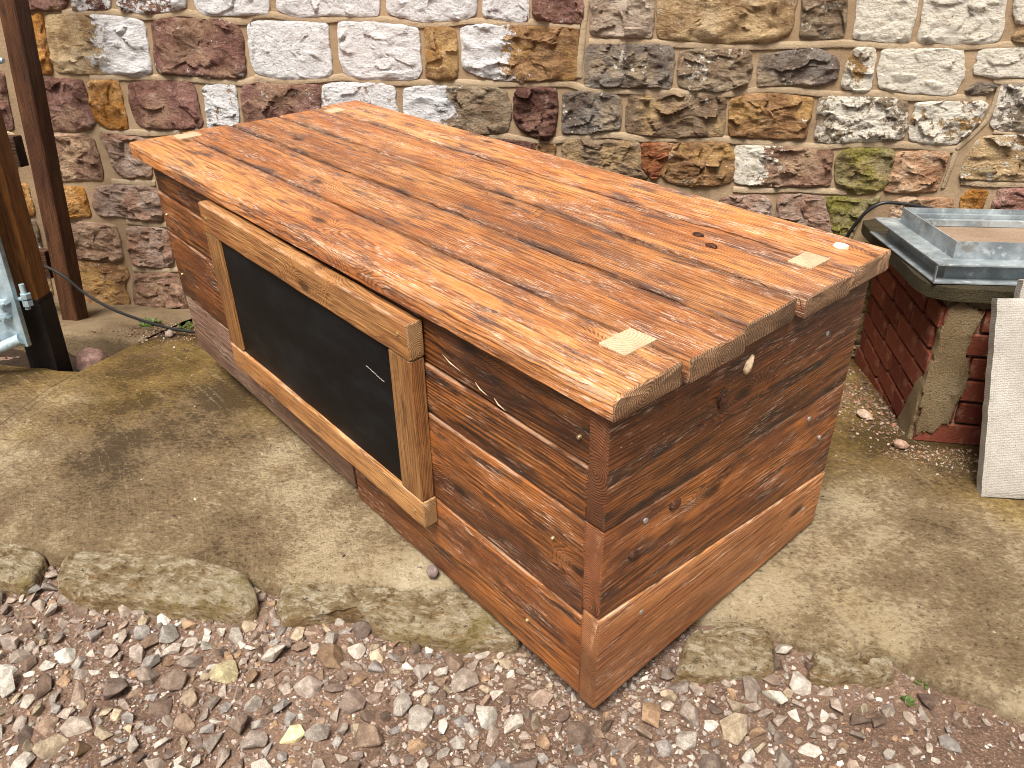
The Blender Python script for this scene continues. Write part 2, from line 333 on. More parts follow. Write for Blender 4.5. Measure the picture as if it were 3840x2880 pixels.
M_LEDGE = gritty('grey brown ledge concrete', [(.19,.135,.078),(.28,.21,.13),(.11,.078,.04)], 1.3, .92, .9, .5, .01)
STONES=[
("maroon",0.05,0,[(-1477,1507),(-1243,1505),(-1281,1371),(-1316,1339),(-1337,1337),(-1519,1336)]),
("maroon",0.55,0,[(-1221,1505),(-1048,1504),(-1090,1348),(-1112,1339),(-1234,1334),(-1261,1339)]),
("maroon",0.5,0,[(-1015,1503),(-711,1501),(-741,1352),(-777,1339),(-885,1323),(-952,1325),(-1047,1339)]),
("maroon",0.9,0,[(-666,1500),(-353,1498),(-375,1330),(-390,1321),(-498,1321),(-634,1316),(-691,1344)]),
("maroon",0.93,0,[(-312,1498),(107,1494),(92,1324),(83,1317),(-31,1316),(-112,1321),(-237,1311),(-287,1324),(-327,1339)]),
("maroon",0.93,0,[(146,1494),(493,1491),(487,1329),(460,1308),(366,1300),(283,1296),(170,1318),(139,1331)]),
("maroon",0.8,0,[(531,1491),(689,1489),(692,1306),(686,1297),(609,1300),(535,1314),(526,1331)]),
("maroon",0.2,0,[(717,1489),(897,1488),(905,1327),(902,1292),(808,1295),(719,1308)]),
("pale",0,0,[(934,1487),(1151,1485),(1167,1250),(1157,1243),(941,1250),(939,1327)]),
("tan",0,0,[(1179,1485),(1658,1481),(1667,1367),(1658,1265),(1635,1249),(1574,1231),(1401,1230),(1246,1239),(1192,1247)]),
("greytan",0.3,0,[(1679,1481),(1819,1480),(1837,1367),(1846,1282),(1841,1252),(1753,1245),(1704,1251),(1701,1309)]),
("ochre",0.8,0,[(1861,1480),(2051,1478),(2075,1344),(2069,1253),(2062,1239),(1968,1241),(1885,1250),(1887,1328)]),
("greytan",0.78,0,[(2077,1478),(2336,1476),(2354,1366),(2367,1272),(2359,1243),(2304,1234),(2109,1234),(2105,1263),(2104,1329)]),
("pale",0.9,0,[(2362,1475),(2491,1474),(2541,1296),(2408,1297),(2396,1329)]),
("tan",0.3,0,[(2410,1253),(2421,1264),(2549,1269),(2556,1243),(2423,1239)]),
("orange",0,0,[(-1520,1314),(-1432,1313),(-1425,1297),(-1439,1094),(-1448,1083),(-1529,1082),(-1542,1093),(-1524,1230)]),
("tan",0.45,1,[(-1400,1299),(-1380,1310),(-1205,1313),(-1013,1302),(-952,1289),(-946,1257),(-949,1110),(-961,1092),(-1015,1077),(-1129,1089),(-1243,1083),(-1408,1091),(-1419,1134),(-1413,1231)]),
("maroon",0.2,0,[(-902,1293),(-769,1298),(-579,1292),(-526,1272),(-505,1236),(-512,1106),(-535,1079),(-617,1076),(-812,1087),(-897,1088),(-920,1111)]),
("maroon",0.85,0,[(-464,1277),(-440,1285),(-292,1288),(-138,1282),(-129,1260),(-124,1125),(-142,1094),(-191,1084),(-309,1077),(-385,1081),(-452,1103),(-468,1135),(-470,1223)]),
("pale",0.97,0,[(-76,1277),(-54,1286),(93,1287),(249,1270),(254,1241),(256,1107),(231,1085),(129,1082),(-1,1084),(-52,1099),(-78,1135)]),
("wood",0.02,0,[(290,1268),(316,1272),(398,1264),(404,1241),(405,1100),(378,1085),(327,1080),(289,1099),(286,1153)]),
("brown",0.3,-1,[(434,1258),(458,1273),(535,1280),(696,1274),(872,1269),(887,1256),(887,1116),(882,1095),(746,1084),(610,1086),(503,1102),(435,1128)]),
("slate",0.22,0,[(928,1201),(959,1210),(1091,1215),(1234,1212),(1248,1197),(1250,1078),(1246,1066),(1124,1070),(961,1063),(928,1081)]),
("greytan",0.3,0,[(1281,1188),(1330,1199),(1491,1200),(1533,1190),(1539,1125),(1527,1087),(1464,1061),(1375,1061),(1306,1071),(1283,1082)]),
("slate",0.22,0,[(1572,1182),(1627,1188),(1755,1206),(1830,1181),(1846,1145),(1847,1104),(1780,1083),(1710,1089),(1616,1084),(1576,1081)]),
("ochre",0.6,0,[(1890,1206),(1963,1208),(1969,1147),(1969,1078),(1935,1065),(1877,1082),(1878,1129)]),
("pale",0.85,0,[(1994,1199),(2008,1206),(2240,1208),(2259,1194),(2272,1134),(2263,1071),(2233,1062),(2126,1068),(2042,1073),(2004,1086),(1993,1139)]),
("pale",0.85,0,[(2310,1198),(2353,1209),(2563,1215),(2589,1124),(2417,1127),(2387,1121),(2318,1135)]),
("slate",0.2,0,[(2300,1078),(2334,1096),(2397,1091),(2375,1073),(2325,1066)]),
("maroon",0,0,[(-1538,1047),(-1510,1055),(-1312,1050),(-1298,1036),(-1285,885),(-1305,854),(-1406,841),(-1511,843),(-1545,852),(-1546,889),(-1537,1003)]),
("maroon",0,0,[(-1863,1079),(-1691,1085),(-1701,979),(-1711,874),(-1718,838),(-1919,827)]),
("orange",0.18,0,[(-1268,1041),(-1239,1052),(-1127,1053),(-1121,1030),(-1121,863),(-1158,852),(-1218,856),(-1268,890),(-1274,962)]),
("maroon",0,0,[(-1070,1039),(-1004,1050),(-786,1054),(-762,1035),(-751,882),(-787,868),(-1006,859),(-1060,880),(-1079,950)]),
("ochre",0.7,0,[(-710,1038),(-574,1045),(-570,1000),(-573,917),(-589,881),(-716,869),(-713,948)]),
("maroon",0.22,0,[(-535,1038),(-460,1056),(-352,1046),(-196,1049),(-188,1026),(-193,959),(-200,911),(-346,887),(-546,887),(-544,952)]),
("pale",0.75,0,[(-162,1045),(-109,1057),(90,1058),(139,1045),(141,1023),(132,1004),(149,962),(138,919),(-177,911),(-171,1008)]),
("greytan",0.3,-1,[(185,1037),(250,1051),(502,1056),(571,1052),(609,1035),(625,977),(619,907),(590,884),(498,877),(396,879),(293,884),(181,920)]),
("dkmaroon",0,0,[(651,1049),(722,1059),(803,1054),(813,1026),(813,944),(802,888),(779,865),(720,873),(661,908),(646,954)]),
("slate",0.22,0,[(844,1035),(914,1042),(1055,1034),(1065,986),(1064,914),(1030,907),(921,888),(844,891),(842,972)]),
("brownslate",0.12,0,[(1100,1030),(1218,1039),(1400,1036),(1462,1029),(1462,950),(1464,898),(1393,892),(1277,886),(1160,892),(1096,906),(1096,987)]),
("brown",0.16,0,[(1482,1021),(1533,1042),(1630,1046),(1752,1038),(1776,1030),(1776,936),(1769,898),(1687,891),(1597,897),(1494,899)]),
("greytan",0.55,0,[(1809,1031),(1846,1042),(2049,1040),(2110,1028),(2119,945),(2117,907),(2035,896),(1873,884),(1813,890),(1811,980)]),
("ochre",0.6,0,[(2144,1027),(2356,1035),(2377,1022),(2369,980),(2338,922),(2305,891),(2205,892),(2145,904),(2142,975)]),
("slate",0.5,0,[(2417,1087),(2441,1094),(2597,1096),(2639,943),(2440,944),(2412,961),(2415,1023)]),
("tan",0,0,[(-1956,815),(-1765,824),(-1719,810),(-1726,767),(-1770,611),(-1997,601)]),
("pinkbrown",0,0,[(-1548,808),(-1486,820),(-1352,816),(-1309,794),(-1298,644),(-1316,623),(-1436,619),(-1548,609),(-1557,635),(-1551,745)]),
("pinkgrey",0.02,0,[(-1270,821),(-1224,830),(-1047,812),(-1019,786),(-1052,649),(-1068,638),(-1102,652),(-1185,639),(-1232,674),(-1242,754)]),
("dkmaroon",0,0,[(447,855),(597,853),(724,843),(724,791),(599,787),(445,792)]),
("brown",0.16,0,[(744,840),(808,842),(805,789),(742,791)]),
("brownslate",0.12,0,[(845,851),(922,860),(1137,859),(1155,828),(1157,767),(1186,723),(1051,705),(843,746)]),
("rust",0,0,[(1160,855),(1282,859),(1263,826),(1240,741),(1206,723),(1164,772),(1165,819)]),
("brown",0.16,0,[(1292,855),(1418,867),(1487,860),(1517,825),(1525,734),(1482,709),(1366,700),(1276,714),(1247,742),(1269,818)]),
("pinkbrown",0.15,-1,[(1520,852),(1602,856),(1737,856),(1865,849),(1880,836),(1887,747),(1884,724),(1781,716),(1621,714),(1534,724)]),
("moss",0.1,0,[(1908,841),(1956,860),(2084,860),(2100,835),(2099,754),(2086,718),(2029,698),(1976,700),(1913,734),(1905,784)]),
("pinkorange",0.06,0,[(2114,848),(2279,857),(2290,841),(2279,743),(2275,721),(2180,708),(2099,711),(2108,755)]),
("tan",0.35,0,[(2388,912),(2525,924),(2643,928),(2688,769),(2443,764),(2357,765),(2352,821)]),
("pinkgrey",0.05,0,[(1489,655),(1641,666),(1675,650),(1690,597),(1698,559),(1501,549)]),
("pinkgrey",0.02,0,[(1707,669),(1810,675),(1876,671),(1895,644),(1915,579),(1936,541),(1911,501),(1728,491)]),
("moss",0,0,[(1885,671),(1962,679),(2036,664),(2074,688),(2081,671),(2039,641),(2023,584),(2009,515),(1947,522),(1922,579)]),
("pinkorange",0,0,[(2138,666),(2186,682),(2319,681),(2346,673),(2344,641),(2348,590),(2141,580)]),
("orange",0,0,[(2397,716),(2444,722),(2455,709),(2449,651),(2454,595),(2393,592),(2376,683)]),
("maroonpink",0.03,0,[(2500,725),(2696,741),(2732,609),(2507,598),(2492,674)]),
("moss",0,0,[(1977,489),(2110,511),(2167,445),(2183,366),(2085,350),(2060,439)]),
("moss",0,0,[(2079,337),(2222,356),(2247,231),(2088,210)]),
("brownslate",0.12,0,[(2090,198),(2236,219),(2262,88),(2094,75)]),
("tan",0,0,[(2097,58),(2218,74),(2226,31),(2095,14)]),
("orange",0.15,0,[(-1549,576),(-1423,578),(-1422,534),(-1416,450),(-1519,437),(-1560,448),(-1553,517)]),
("pinkgrey",0.15,0,[(-1360,575),(-1318,585),(-1259,595),(-1054,598),(-1025,539),(-1039,444),(-1089,437),(-1144,445),(-1255,457),(-1365,453),(-1387,496)]),
("pinktan",0.05,0,[(-1556,400),(-1461,410),(-1301,407),(-1292,366),(-1292,260),(-1310,240),(-1442,232),(-1548,235),(-1566,263),(-1563,342)]),
("pinkgrey",0.03,0,[(-1234,403),(-1035,402),(-1027,350),(-1024,263),(-1040,228),(-1127,208),(-1244,228),(-1244,281)]),
("brown",0.16,0,[(-1555,201),(-1514,212),(-1286,205),(-1285,156),(-1323,99),(-1308,31),(-1328,-1),(-1470,-4),(-1558,-4),(-1564,45)]),
("pinkbrown",0,0,[(-1251,170),(-1011,184),(-1001,112),(-997,3),(-1104,-17),(-1270,-23),(-1276,64)]),
("tan",0,0,[(-1565,-31),(-1438,-12),(-1302,-10),(-1304,-46),(-1581,-72)]),
("orange",0,0,[(-1792,579),(-1724,583),(-1724,441),(-1792,432)]),
("greytan",0.3,0,[(-1798,413),(-1729,403),(-1736,224),(-1786,209),(-1805,280)]),
("tan",0,0,[(-1832,193),(-1738,186),(-1742,33),(-1842,27)]),
]
RIBBONS=[
(26,[(-1317,1325),(-1265,1326),(-1098,1329),(-917,1305),(-747,1326),(-605,1299),(-472,1289),(-447,1313),(-366,1318),(-264,1304),(-135,1298),(-57,1305),(119,1301),(267,1282),(365,1286),(463,1297),(582,1291),(592,1289),(696,1293),(808,1286),(896,1279)]),
(26,[(-1253,1067),(-1134,1069),(-959,1071),(-844,1072),(-648,1061),(-538,1054),(-435,1078),(-484,1078),(-322,1064),(-192,1071),(-79,1087),(24,1073),(179,1067),(286,1070),(407,1073),(556,1069),(746,1072),(861,1076),(928,1053),(1125,1051),(1263,1051),(1421,1046),(1532,1054),(1596,1068),(1727,1063),(1858,1050),(1982,1061),(2110,1047),(2252,1049),(2370,1045)]),
(26,[(-1263,846),(-1223,834),(-1125,839),(-981,838),(-860,851),(-685,854),(-513,861),(-292,879),(-19,876),(245,868),(503,871),(600,868),(710,855),(799,855),(897,877),(1041,888),(1161,875),(1325,877),(1439,885),(1532,876),(1600,873),(1690,872),(1824,862),(1918,876),(2038,880),(2166,879),(2310,870)]),
(25,[(933,1226),(1158,1227),(1248,1221),(1468,1213),(1554,1215),(1703,1220),(1827,1227),(1931,1224),(2074,1219),(2253,1219),(2388,1225),(2520,1235)]),
(22,[(2407,1088),(2404,1023),(2393,969),(2357,917),(2314,870)]),
(20,[(2316,864),(2310,798),(2301,726)]),
(24,[(1531,691),(1624,690),(1760,700),(1878,698),(1959,697)]),
(22,[(2358,751),(2447,747),(2652,753)]),
(22,[(2382,1110),(2438,1107),(2555,1107)]),
(20,[(2425,938),(2503,931),(2603,933)]),
(26,[(-1259,617),(-1154,616),(-1036,617)]),
(24,[(-1229,431),(-1136,424),(-1017,422)]),
(24,[(-1250,195),(-1130,194),(-992,208)]),
(25,[(913,1468),(917,1368),(910,1265),(902,1168),(900,1098)]),
]

# ================================================================ GROUND
PM = Matrix(((H.x,-NH.x,0,P0.x),(H.y,-NH.y,0,P0.y),(0,0,1,0),(0,0,0,1)))      # plan frame: x along wall, -y away from wall
SLAB_EDGE = [(-3.5,1.80),(-.9,1.82),(-.587,1.810),(-.455,1.802),(-.333,1.795),(-.301,1.819),(-.237,1.810),(-.197,1.786),(-.029,1.777),(.203,1.775),(.280,1.789),(.324,1.812),(.358,1.817),(.397,1.797),(.450,1.783),(.536,1.773),(.612,1.755),(.648,1.769),(.724,1.755),(.799,1.737),(1.0,1.72),(1.38,1.737),(1.512,1.714),(1.609,1.737),(1.641,1.758),(1.715,1.752),(1.780,1.763),(1.839,1.738),(1.878,1.760),(1.922,1.802),(1.957,1.829),(2.015,1.839),(2.046,1.853),(2.098,1.875),(2.196,1.909),(2.6,2.02),(3.6,2.2)]
def lerp_tab(tab, x):
    if x <= tab[0][0]: return tab[0][1]
    for (a, b), (c, d) in zip(tab, tab[1:]):
        if x <= c: return b+(d-b)*(x-a)/(c-a)
    return tab[-1][1]
def s_edge(u): return lerp_tab(SLAB_EDGE, u) + .010*nz((u*14, 0, 3)) + .006*nz((u*45, 0, 9))
def z_soil(u, s):
    e = lerp_tab(SLAB_EDGE, u); z = zg_s(s) - .05
    if s > e-.05: z = -.054 + .012*fbm((u*3, s*3, 1), 1, 4) + .022*min(1, max(0, (s-e-.12)/.25)) + .004*fbm((u*22, s*22, 5), 1, 3)
    if -2.2 < u < -.86 and .45 < s < .95: z = zg_s(s) - .13 + .02*fbm((u*9, s*9, 0), 1, 3)
    return z
# one sheet to the horizon, fine where the yard is seen
def axis(lo, hi, step, far):
    a = [lo+i*step for i in range(int(round((hi-lo)/step))+1)]; d = step
    l, h = lo, hi; L = []; Hh = []
    while l > -far: d *= 1.6; l -= d; L.append(l)
    d = step
    while h < far: d *= 1.6; h += d; Hh.append(h)
    return L[::-1]+a+Hh
us_ax = axis(-2.4, 3.4, .016, 90); ss_ax = axis(.2, 2.9, .016, 90)
V = []; F = []; nu = len(us_ax); ns = len(ss_ax)
for s in ss_ax:
    for u in us_ax:
        if -2.6 < u < 3.6 and -.2 < s < 3.2: z = z_soil(u, s)
        else: z = -.34 if s < -.2 else -.05
        V.append((u, -s, z))
for j in range(ns-1):
    for i in range(nu-1): F.append((j*nu+i, (j+1)*nu+i, (j+1)*nu+i+1, j*nu+i+1))
g = link('ground', mesh('ground', V, F), M_SOIL, M=PM); tag(g, kind='structure')

def strip_slab(name, u0, u1, du, sin_f, sout_f, nrow, top_f, drop, mat):
    V = []; F = []; n = int((u1-u0)/du)+1; cols = nrow+4
    for i in range(n):
        u = u0+i*du; a, b = sin_f(u), sout_f(u)
        V.append((u, -a, top_f(u, a)-drop))
        for k in range(nrow+1):
            t = k/nrow; t = 1-(1-t)**1.35; s = a+(b-a)*t
            z = top_f(u, s)
            if k == nrow: z -= .010
            if k == nrow-1: z -= .002
            V.append((u, -s, z))
        V.append((u, -(b+.004+.006*nz((u*30, 1, 1))), top_f(u, b)-.03)); V.append((u, -(b-.004), top_f(u, b)-drop))
    for i in range(n-1):
        for k in range(cols-1): F.append((i*cols+k, i*cols+k+1, (i+1)*cols+k+1, (i+1)*cols+k))
    o = link(name, mesh(name, V, F, 60), mat, M=PM); tag(o, kind='structure'); return o
def z_slab(u, s):
    e = lerp_tab(SLAB_EDGE, u); d = e-s
    return zg_s(s) + .004*fbm((u*2.2, s*2.2, 2), 1, 3) + .0012*fbm((u*40, s*40, 2), 1, 3) - .004 - .018*max(0, 1-d/.10)**2
strip_slab('concrete_slab', -.885, 3.5, .012, lambda u: -.02 if u > -.86 else .45, s_edge, 90, z_slab, .07, M_SLAB)
strip_slab('concrete_slab', -3.0, -.8855, .012, lambda u: .905+.012*nz((u*12, 0, 0)), s_edge, 50, z_slab, .15, M_SLAB)
strip_slab('concrete_ledge', -3.0, -.862, .014, lambda u: -.02, lambda u: .525+.012*nz((u*10, 3, 0)), 24, lambda u, s: zg_s(s)+.004+.006*fbm((u*9, s*9, 0), 1, 4), .15, M_LEDGE)

# dark soil in the post hole
V = []; F = []; n1, n2 = 70, 26
for j in range(n2+1):
    for i in range(n1+1): u = -2.0+1.13*i/n1; s = .505+.42*j/n2; V.append((u, -s, zg_s(s)-.115+.03*fbm((u*8, s*8, 2), 1, 4)))
for j in range(n2):
    for i in range(n1): F.append((j*(n1+1)+i, (j+1)*(n1+1)+i, (j+1)*(n1+1)+i+1, j*(n1+1)+i+1))
tag(link('soil', mesh('soil', V, F), M_HUMUS, M=PM), kind='structure')
# ================================================================ HOUSE WALL
wall = link('stone_wall', None, M=WM); wall.empty_display_size = .2
tag(wall, 'coursed sandstone house wall with flaking whitewash and struck mortar joints', 'wall')
PAL = dict(maroon=(.235,.125,.105), dkmaroon=(.12,.055,.045), pale=(.52,.44,.36), tan=(.50,.37,.21), greytan=(.34,.27,.19), ochre=(.45,.29,.12), orange=(.50,.24,.055),
           wood=(.56,.38,.18), brown=(.36,.215,.105), slate=(.23,.205,.185), brownslate=(.25,.185,.125), pinkbrown=(.34,.215,.155), pinkgrey=(.42,.325,.275), rust=(.30,.115,.05),
           moss=(.30,.26,.14), pinkorange=(.50,.30,.18), maroonpink=(.36,.19,.155), pinktan=(.45,.32,.235))
ALT = dict(maroon=(.30,.19,.13), dkmaroon=(.22,.12,.09), pale=(.36,.28,.22), tan=(.56,.45,.30), greytan=(.22,.17,.12), ochre=(.36,.22,.10), orange=(.62,.38,.16), wood=(.40,.17,.03),
           brown=(.44,.27,.10), slate=(.36,.28,.19), brownslate=(.42,.29,.15), pinkbrown=(.45,.32,.21), pinkgrey=(.34,.19,.13), rust=(.42,.24,.13), moss=(.42,.31,.16), pinkorange=(.60,.45,.32), maroonpink=(.45,.28,.24), pinktan=(.36,.23,.16))
# layout measured off the wall, millimetres along / up from the counter corner: (stone, whitewash cover, wash side, outline)
def chaikin(P, it=2, closed=True):
    for _ in range(it):
        Q = []; n = len(P)
        for i in range(n if closed else n-1):
            a, b = P[i], P[(i+1) % n]
            Q += [(a[0]*.86+b[0]*.14, a[1]*.86+b[1]*.14), (a[0]*.14+b[0]*.86, a[1]*.14+b[1]*.86)]
        if not closed: Q = [P[0]]+Q+[P[-1]]
        P = Q
    return P
def resample(P, n, closed=True):
    Q = P+[P[0]] if closed else P; L = [0]
    for a, b in zip(Q, Q[1:]): L.append(L[-1]+math.hypot(b[0]-a[0], b[1]-a[1]))
    out = []; k = 0; m = n if closed else n-1
    for i in range(n):
        d = L[-1]*i/m
        while k < len(L)-2 and L[k+1] < d: k += 1
        f = (d-L[k])/max(1e-9, L[k+1]-L[k]); out.append((Q[k][0]+(Q[k+1][0]-Q[k][0])*f, Q[k][1]+(Q[k+1][1]-Q[k][1])*f))
    return out
RINGS = [1,.992,.975,.955,.93,.90,.87,.835,.80,.76,.72,.675,.63,.58,.53,.48,.42,.36,.30,.23,.16,.08]
def rock_face(name, poly, depth, seed, back=-.03, N=72, amp=1.0, rings=RINGS, rough=1.0, edge=16.0, strata=1.0, grow=0.0, facet=13.0, floor=.004, ragged=1.0):
    """rock-faced block: outline in its own plane, bossed face with fractal chips"""
    P = resample(chaikin(poly, 2), N); cx = sum(a for a, b in P)/N; cy = sum(b for a, b in P)/N
    P = [(a-cx, b-cy) for a, b in P]; V = []; F = []
    if grow: hx = max(abs(a) for a, b in P); hy = max(abs(b) for a, b in P); P = [(a*(1+grow/hx), b*(1+grow/hy)) for a, b in P]
    R_ = [1.0]+list(rings); tiltx = rng.uniform(-.05, .05)*amp; tilty = rng.uniform(-.06, .06)*amp
    area = math.sqrt(abs(sum(P[i][0]*P[(i+1)%N][1]-P[(i+1)%N][0]*P[i][1] for i in range(N))/2))
    for k, t in enumerate(R_):
        for i, (a, b) in enumerate(P):
            j = ragged*(.0045*nz((a*24, b*24, seed))+.003*nz((a*75, b*75, seed))) if t > .9 else 0
            x, y = a*t*(1+j/area*2), b*t*(1+j/area*2)
            if k == 0: w = back
            else:
                q = (x, y*strata, seed*1.7); f = 1-t**edge
                w = depth*(.55+.45*f) + f**.5*amp*(.005*fbm(q, 7, 3) + .008*rough*fbm(q, 19, 5) + .003*rough*noise.ridged_multi_fractal(Vector(q)*42, 1, 2, 3, 1, 2)*.7) + (x*tiltx+y*tilty)*f*.5
                vq = Vector((x*facet, y*facet*(strata*.6+.4), seed)); vd, vp = noise.voronoi(vq); c0 = vp[0]
                w += amp*f**.5*(.008*noise.noise(c0*3.7) + .62*(noise.noise(c0*7.1)*(vq.x-c0.x)+noise.noise(c0*5.3+Vector((9,2,4)))*(vq.y-c0.y))/facet)
                w = max(w, floor+.004*f) if k > 1 else w
            V.append((x, y, w))
    n = len(R_); c = len(V); q = (0, 0, seed*1.7); V.append((0, 0, sum(v[2] for v in V[-N:])/N))
    for k in range(n-1):
        for i in range(N): F.append((k*N+i, k*N+(i+1)%N, (k+1)*N+(i+1)%N, (k+1)*N+i))
    for i in range(N): F.append(((n-1)*N+i, (n-1)*N+(i+1)%N, c))
    if sum(P[i][0]*P[(i+1)%N][1]-P[(i+1)%N][0]*P[i][1] for i in range(N)) < 0: F = [f[::-1] for f in F]
    return mesh(name, V, F, 55), (cx, cy)
def wall_stone(col, wash, g, pts, N=104):
    seed = rng.uniform(0, 50); c = PAL[col]; k = rng.uniform(1.22, 1.5)*(.9 if col in ('orange','ochre','wood') else 1)
    depth = rng.uniform(.020, .026) if wash < .7 else rng.uniform(.019, .022)
    me, (cx, cy) = rock_face('stone', pts, depth, seed, N=N, amp=1.0 if wash < .7 else .62, rough=.7 if col in ('tan','wood') else 1.0, strata=1.0 if col in ('maroon','orange','wood') else 1.9, grow=.0088, floor=.0165)
    o = link('stone', me, M_STONE, wall, loc=(cx, cy, 0))
    o.color = (c[0]*k, c[1]*k, c[2]*k, 1); o['seed'] = seed; o['wash'] = float(wash); o['washdir'] = float(g)
    o['moss'] = {'moss': .8}.get(col, .0 if wash < .5 else .0); o['warm'] = 1.0 if cx > .9 else .0; o['strata'] = 1.15 if col in ('maroon','dkmaroon','orange','wood','pinkbrown') else 1.75; o['altmix'] = .8; o['alt'] = [float(x)*1.3 for x in ALT[col]]
    return o
boxes = []
def hits(bx): return any(bx[0] < b[1]-.012 and bx[1] > b[0]+.012 and bx[2] < b[3]-.012 and bx[3] > b[2]+.012 for b in boxes)
for col, wash, g, pts in STONES:
    q = [(a/1000, b/1000) for a, b in pts]; o = wall_stone(col, wash, g, q)
    if col == 'slate' and .95 < q[0][0] < 1.35: o['moss'] = .25
    boxes.append((min(a for a, b in q), max(a for a, b in q), min(b for a, b in q), max(b for a, b in q)))
# courses beyond the picture and behind the counter
vrow = 0.0; kinds = ['maroon','greytan','brown','tan','pinkbrown','slate','brownslate','pinkgrey','ochre']
while vrow < 1.5:
    hgt = rng.uniform(.15, .185); u = -2.9+rng.uniform(0, .2)
    while u < 3.5:
        w = rng.uniform(.2, .38); bx = (u+.012, u+w-.012, vrow+.012, vrow+hgt-.012)
        if not hits(bx):
            j = lambda: rng.uniform(-.008, .008)
            a, b, c, d = bx; m = (a+b)/2
            q = [(a+j(),c+.02),(a+.02,c+j()),(m,c+j()),(b-.02,c+j()),(b+j(),c+.02),(b+j(),d-.02),(b-.02,d+j()),(m,d+j()),(a+.02,d+j()),(a+j(),d-.02)]
            wall_stone(rng.choice(kinds), rng.choice([0,0,.1,.5]) if vrow > .7 else 0, 0, q, N=40); boxes.append(bx)
        u += w
    vrow += hgt
# mortar bed
V = []; F = []; nx, ny = 330, 84
for j in range(ny+1):
    for i in range(nx+1):
        x = -3+6.6*i/nx; y = -.12+1.68*j/ny; V.append((x, y, .0105+.0028*fbm((x*9, y*9, 0), 1, 4)))
for j in range(ny):
    for i in range(nx): F.append((j*(nx+1)+i, j*(nx+1)+i+1, (j+1)*(nx+1)+i+1, (j+1)*(nx+1)+i))
n0 = len(V); V += [(-3,-.12,-.3),(3.6,-.12,-.3),(3.6,1.56,-.3),(-3,1.56,-.3)]; F += [(n0+3,n0+2,n0+1,n0), (n0,n0+1,nx,0), (0,(nx+1)*ny,n0+3,n0), (nx,n0+1,n0+2,(nx+1)*(ny+1)-1), ((nx+1)*ny,(nx+1)*(ny+1)-1,n0+2,n0+3)]
link('mortar', mesh('mortar', V, F, 40), M_MORTAR, wall)
for wd, pts in RIBBONS:
    P = resample(chaikin([(a/1000, b/1000) for a, b in pts], 2, False), max(24, int(len(pts)*14)), False); V = []; F = []
    vert = abs(P[-1][1]-P[0][1]) > abs(P[-1][0]-P[0][0]); sd = rng.uniform(0, 9)
    for i, (x, y) in enumerate(P):
        a, b = P[max(0, i-1)], P[min(len(P)-1, i+1)]; d = Vector((b[0]-a[0], b[1]-a[1], 0)).normalized(); q = Vector((-d.y, d.x, 0))
        if (not vert and q.y < 0): q = -q
        w = wd/2000*(.96+.24*nz((x*9, y*9, sd))); hg = .0185*(1+.07*nz((x*25, y*25, sd))); e = .0016*nz((x*60, y*60, sd))+.0010*nz((x*150, y*150, sd))
        for off, z in ((-w-.001,-.004),(-w+e,hg*.93),(-w+.003+e,hg),(w*.3,hg*.90),(w-.003,hg*.80),(w+e*.5,hg*.62),(w+.001,-.004)): v = Vector((x, y, 0))+q*off; V.append((v.x, v.y, z))
    for i in range(len(P)-1):
        for k in range(6): F.append((i*7+k, (i+1)*7+k, (i+1)*7+k+1, i*7+k+1))
    F += [tuple(range(7))[::-1], tuple(range((len(P)-1)*7, len(P)*7))]
    link('pointing', mesh('pointing', V, F, 40), M_RIBBON, wall)

# ================================================================ WOODEN COUNTER
counter = link('wooden_counter', None, loc=(1.14, .445, 0)); counter.empty_display_size = .2
tag(counter, 'long rustic counter of reclaimed orange brown pine planks with a chalkboard front', 'counter')
KEEP = Matrix.Translation((-1.14, -.445, 0))
def rot(X, Y, Z, o): return Matrix(((X[0],Y[0],Z[0],o[0]),(X[1],Y[1],Z[1],o[1]),(X[2],Y[2],Z[2],o[2]),(0,0,0,1)))
FRONT = lambda y: rot((1,0,0),(0,0,1),(0,-1,0),(0,y,0))
RIGHT = lambda x: rot((0,1,0),(0,0,1),(1,0,0),(x,0,0))
LEFT = lambda x: rot((0,-1,0),(0,0,1),(-1,0,0),(x,0,0))
BACK = lambda y: rot((-1,0,0),(0,0,1),(0,1,0),(0,y,0))
TOPF = lambda z: rot((1,0,0),(0,1,0),(0,0,1),(0,0,z))
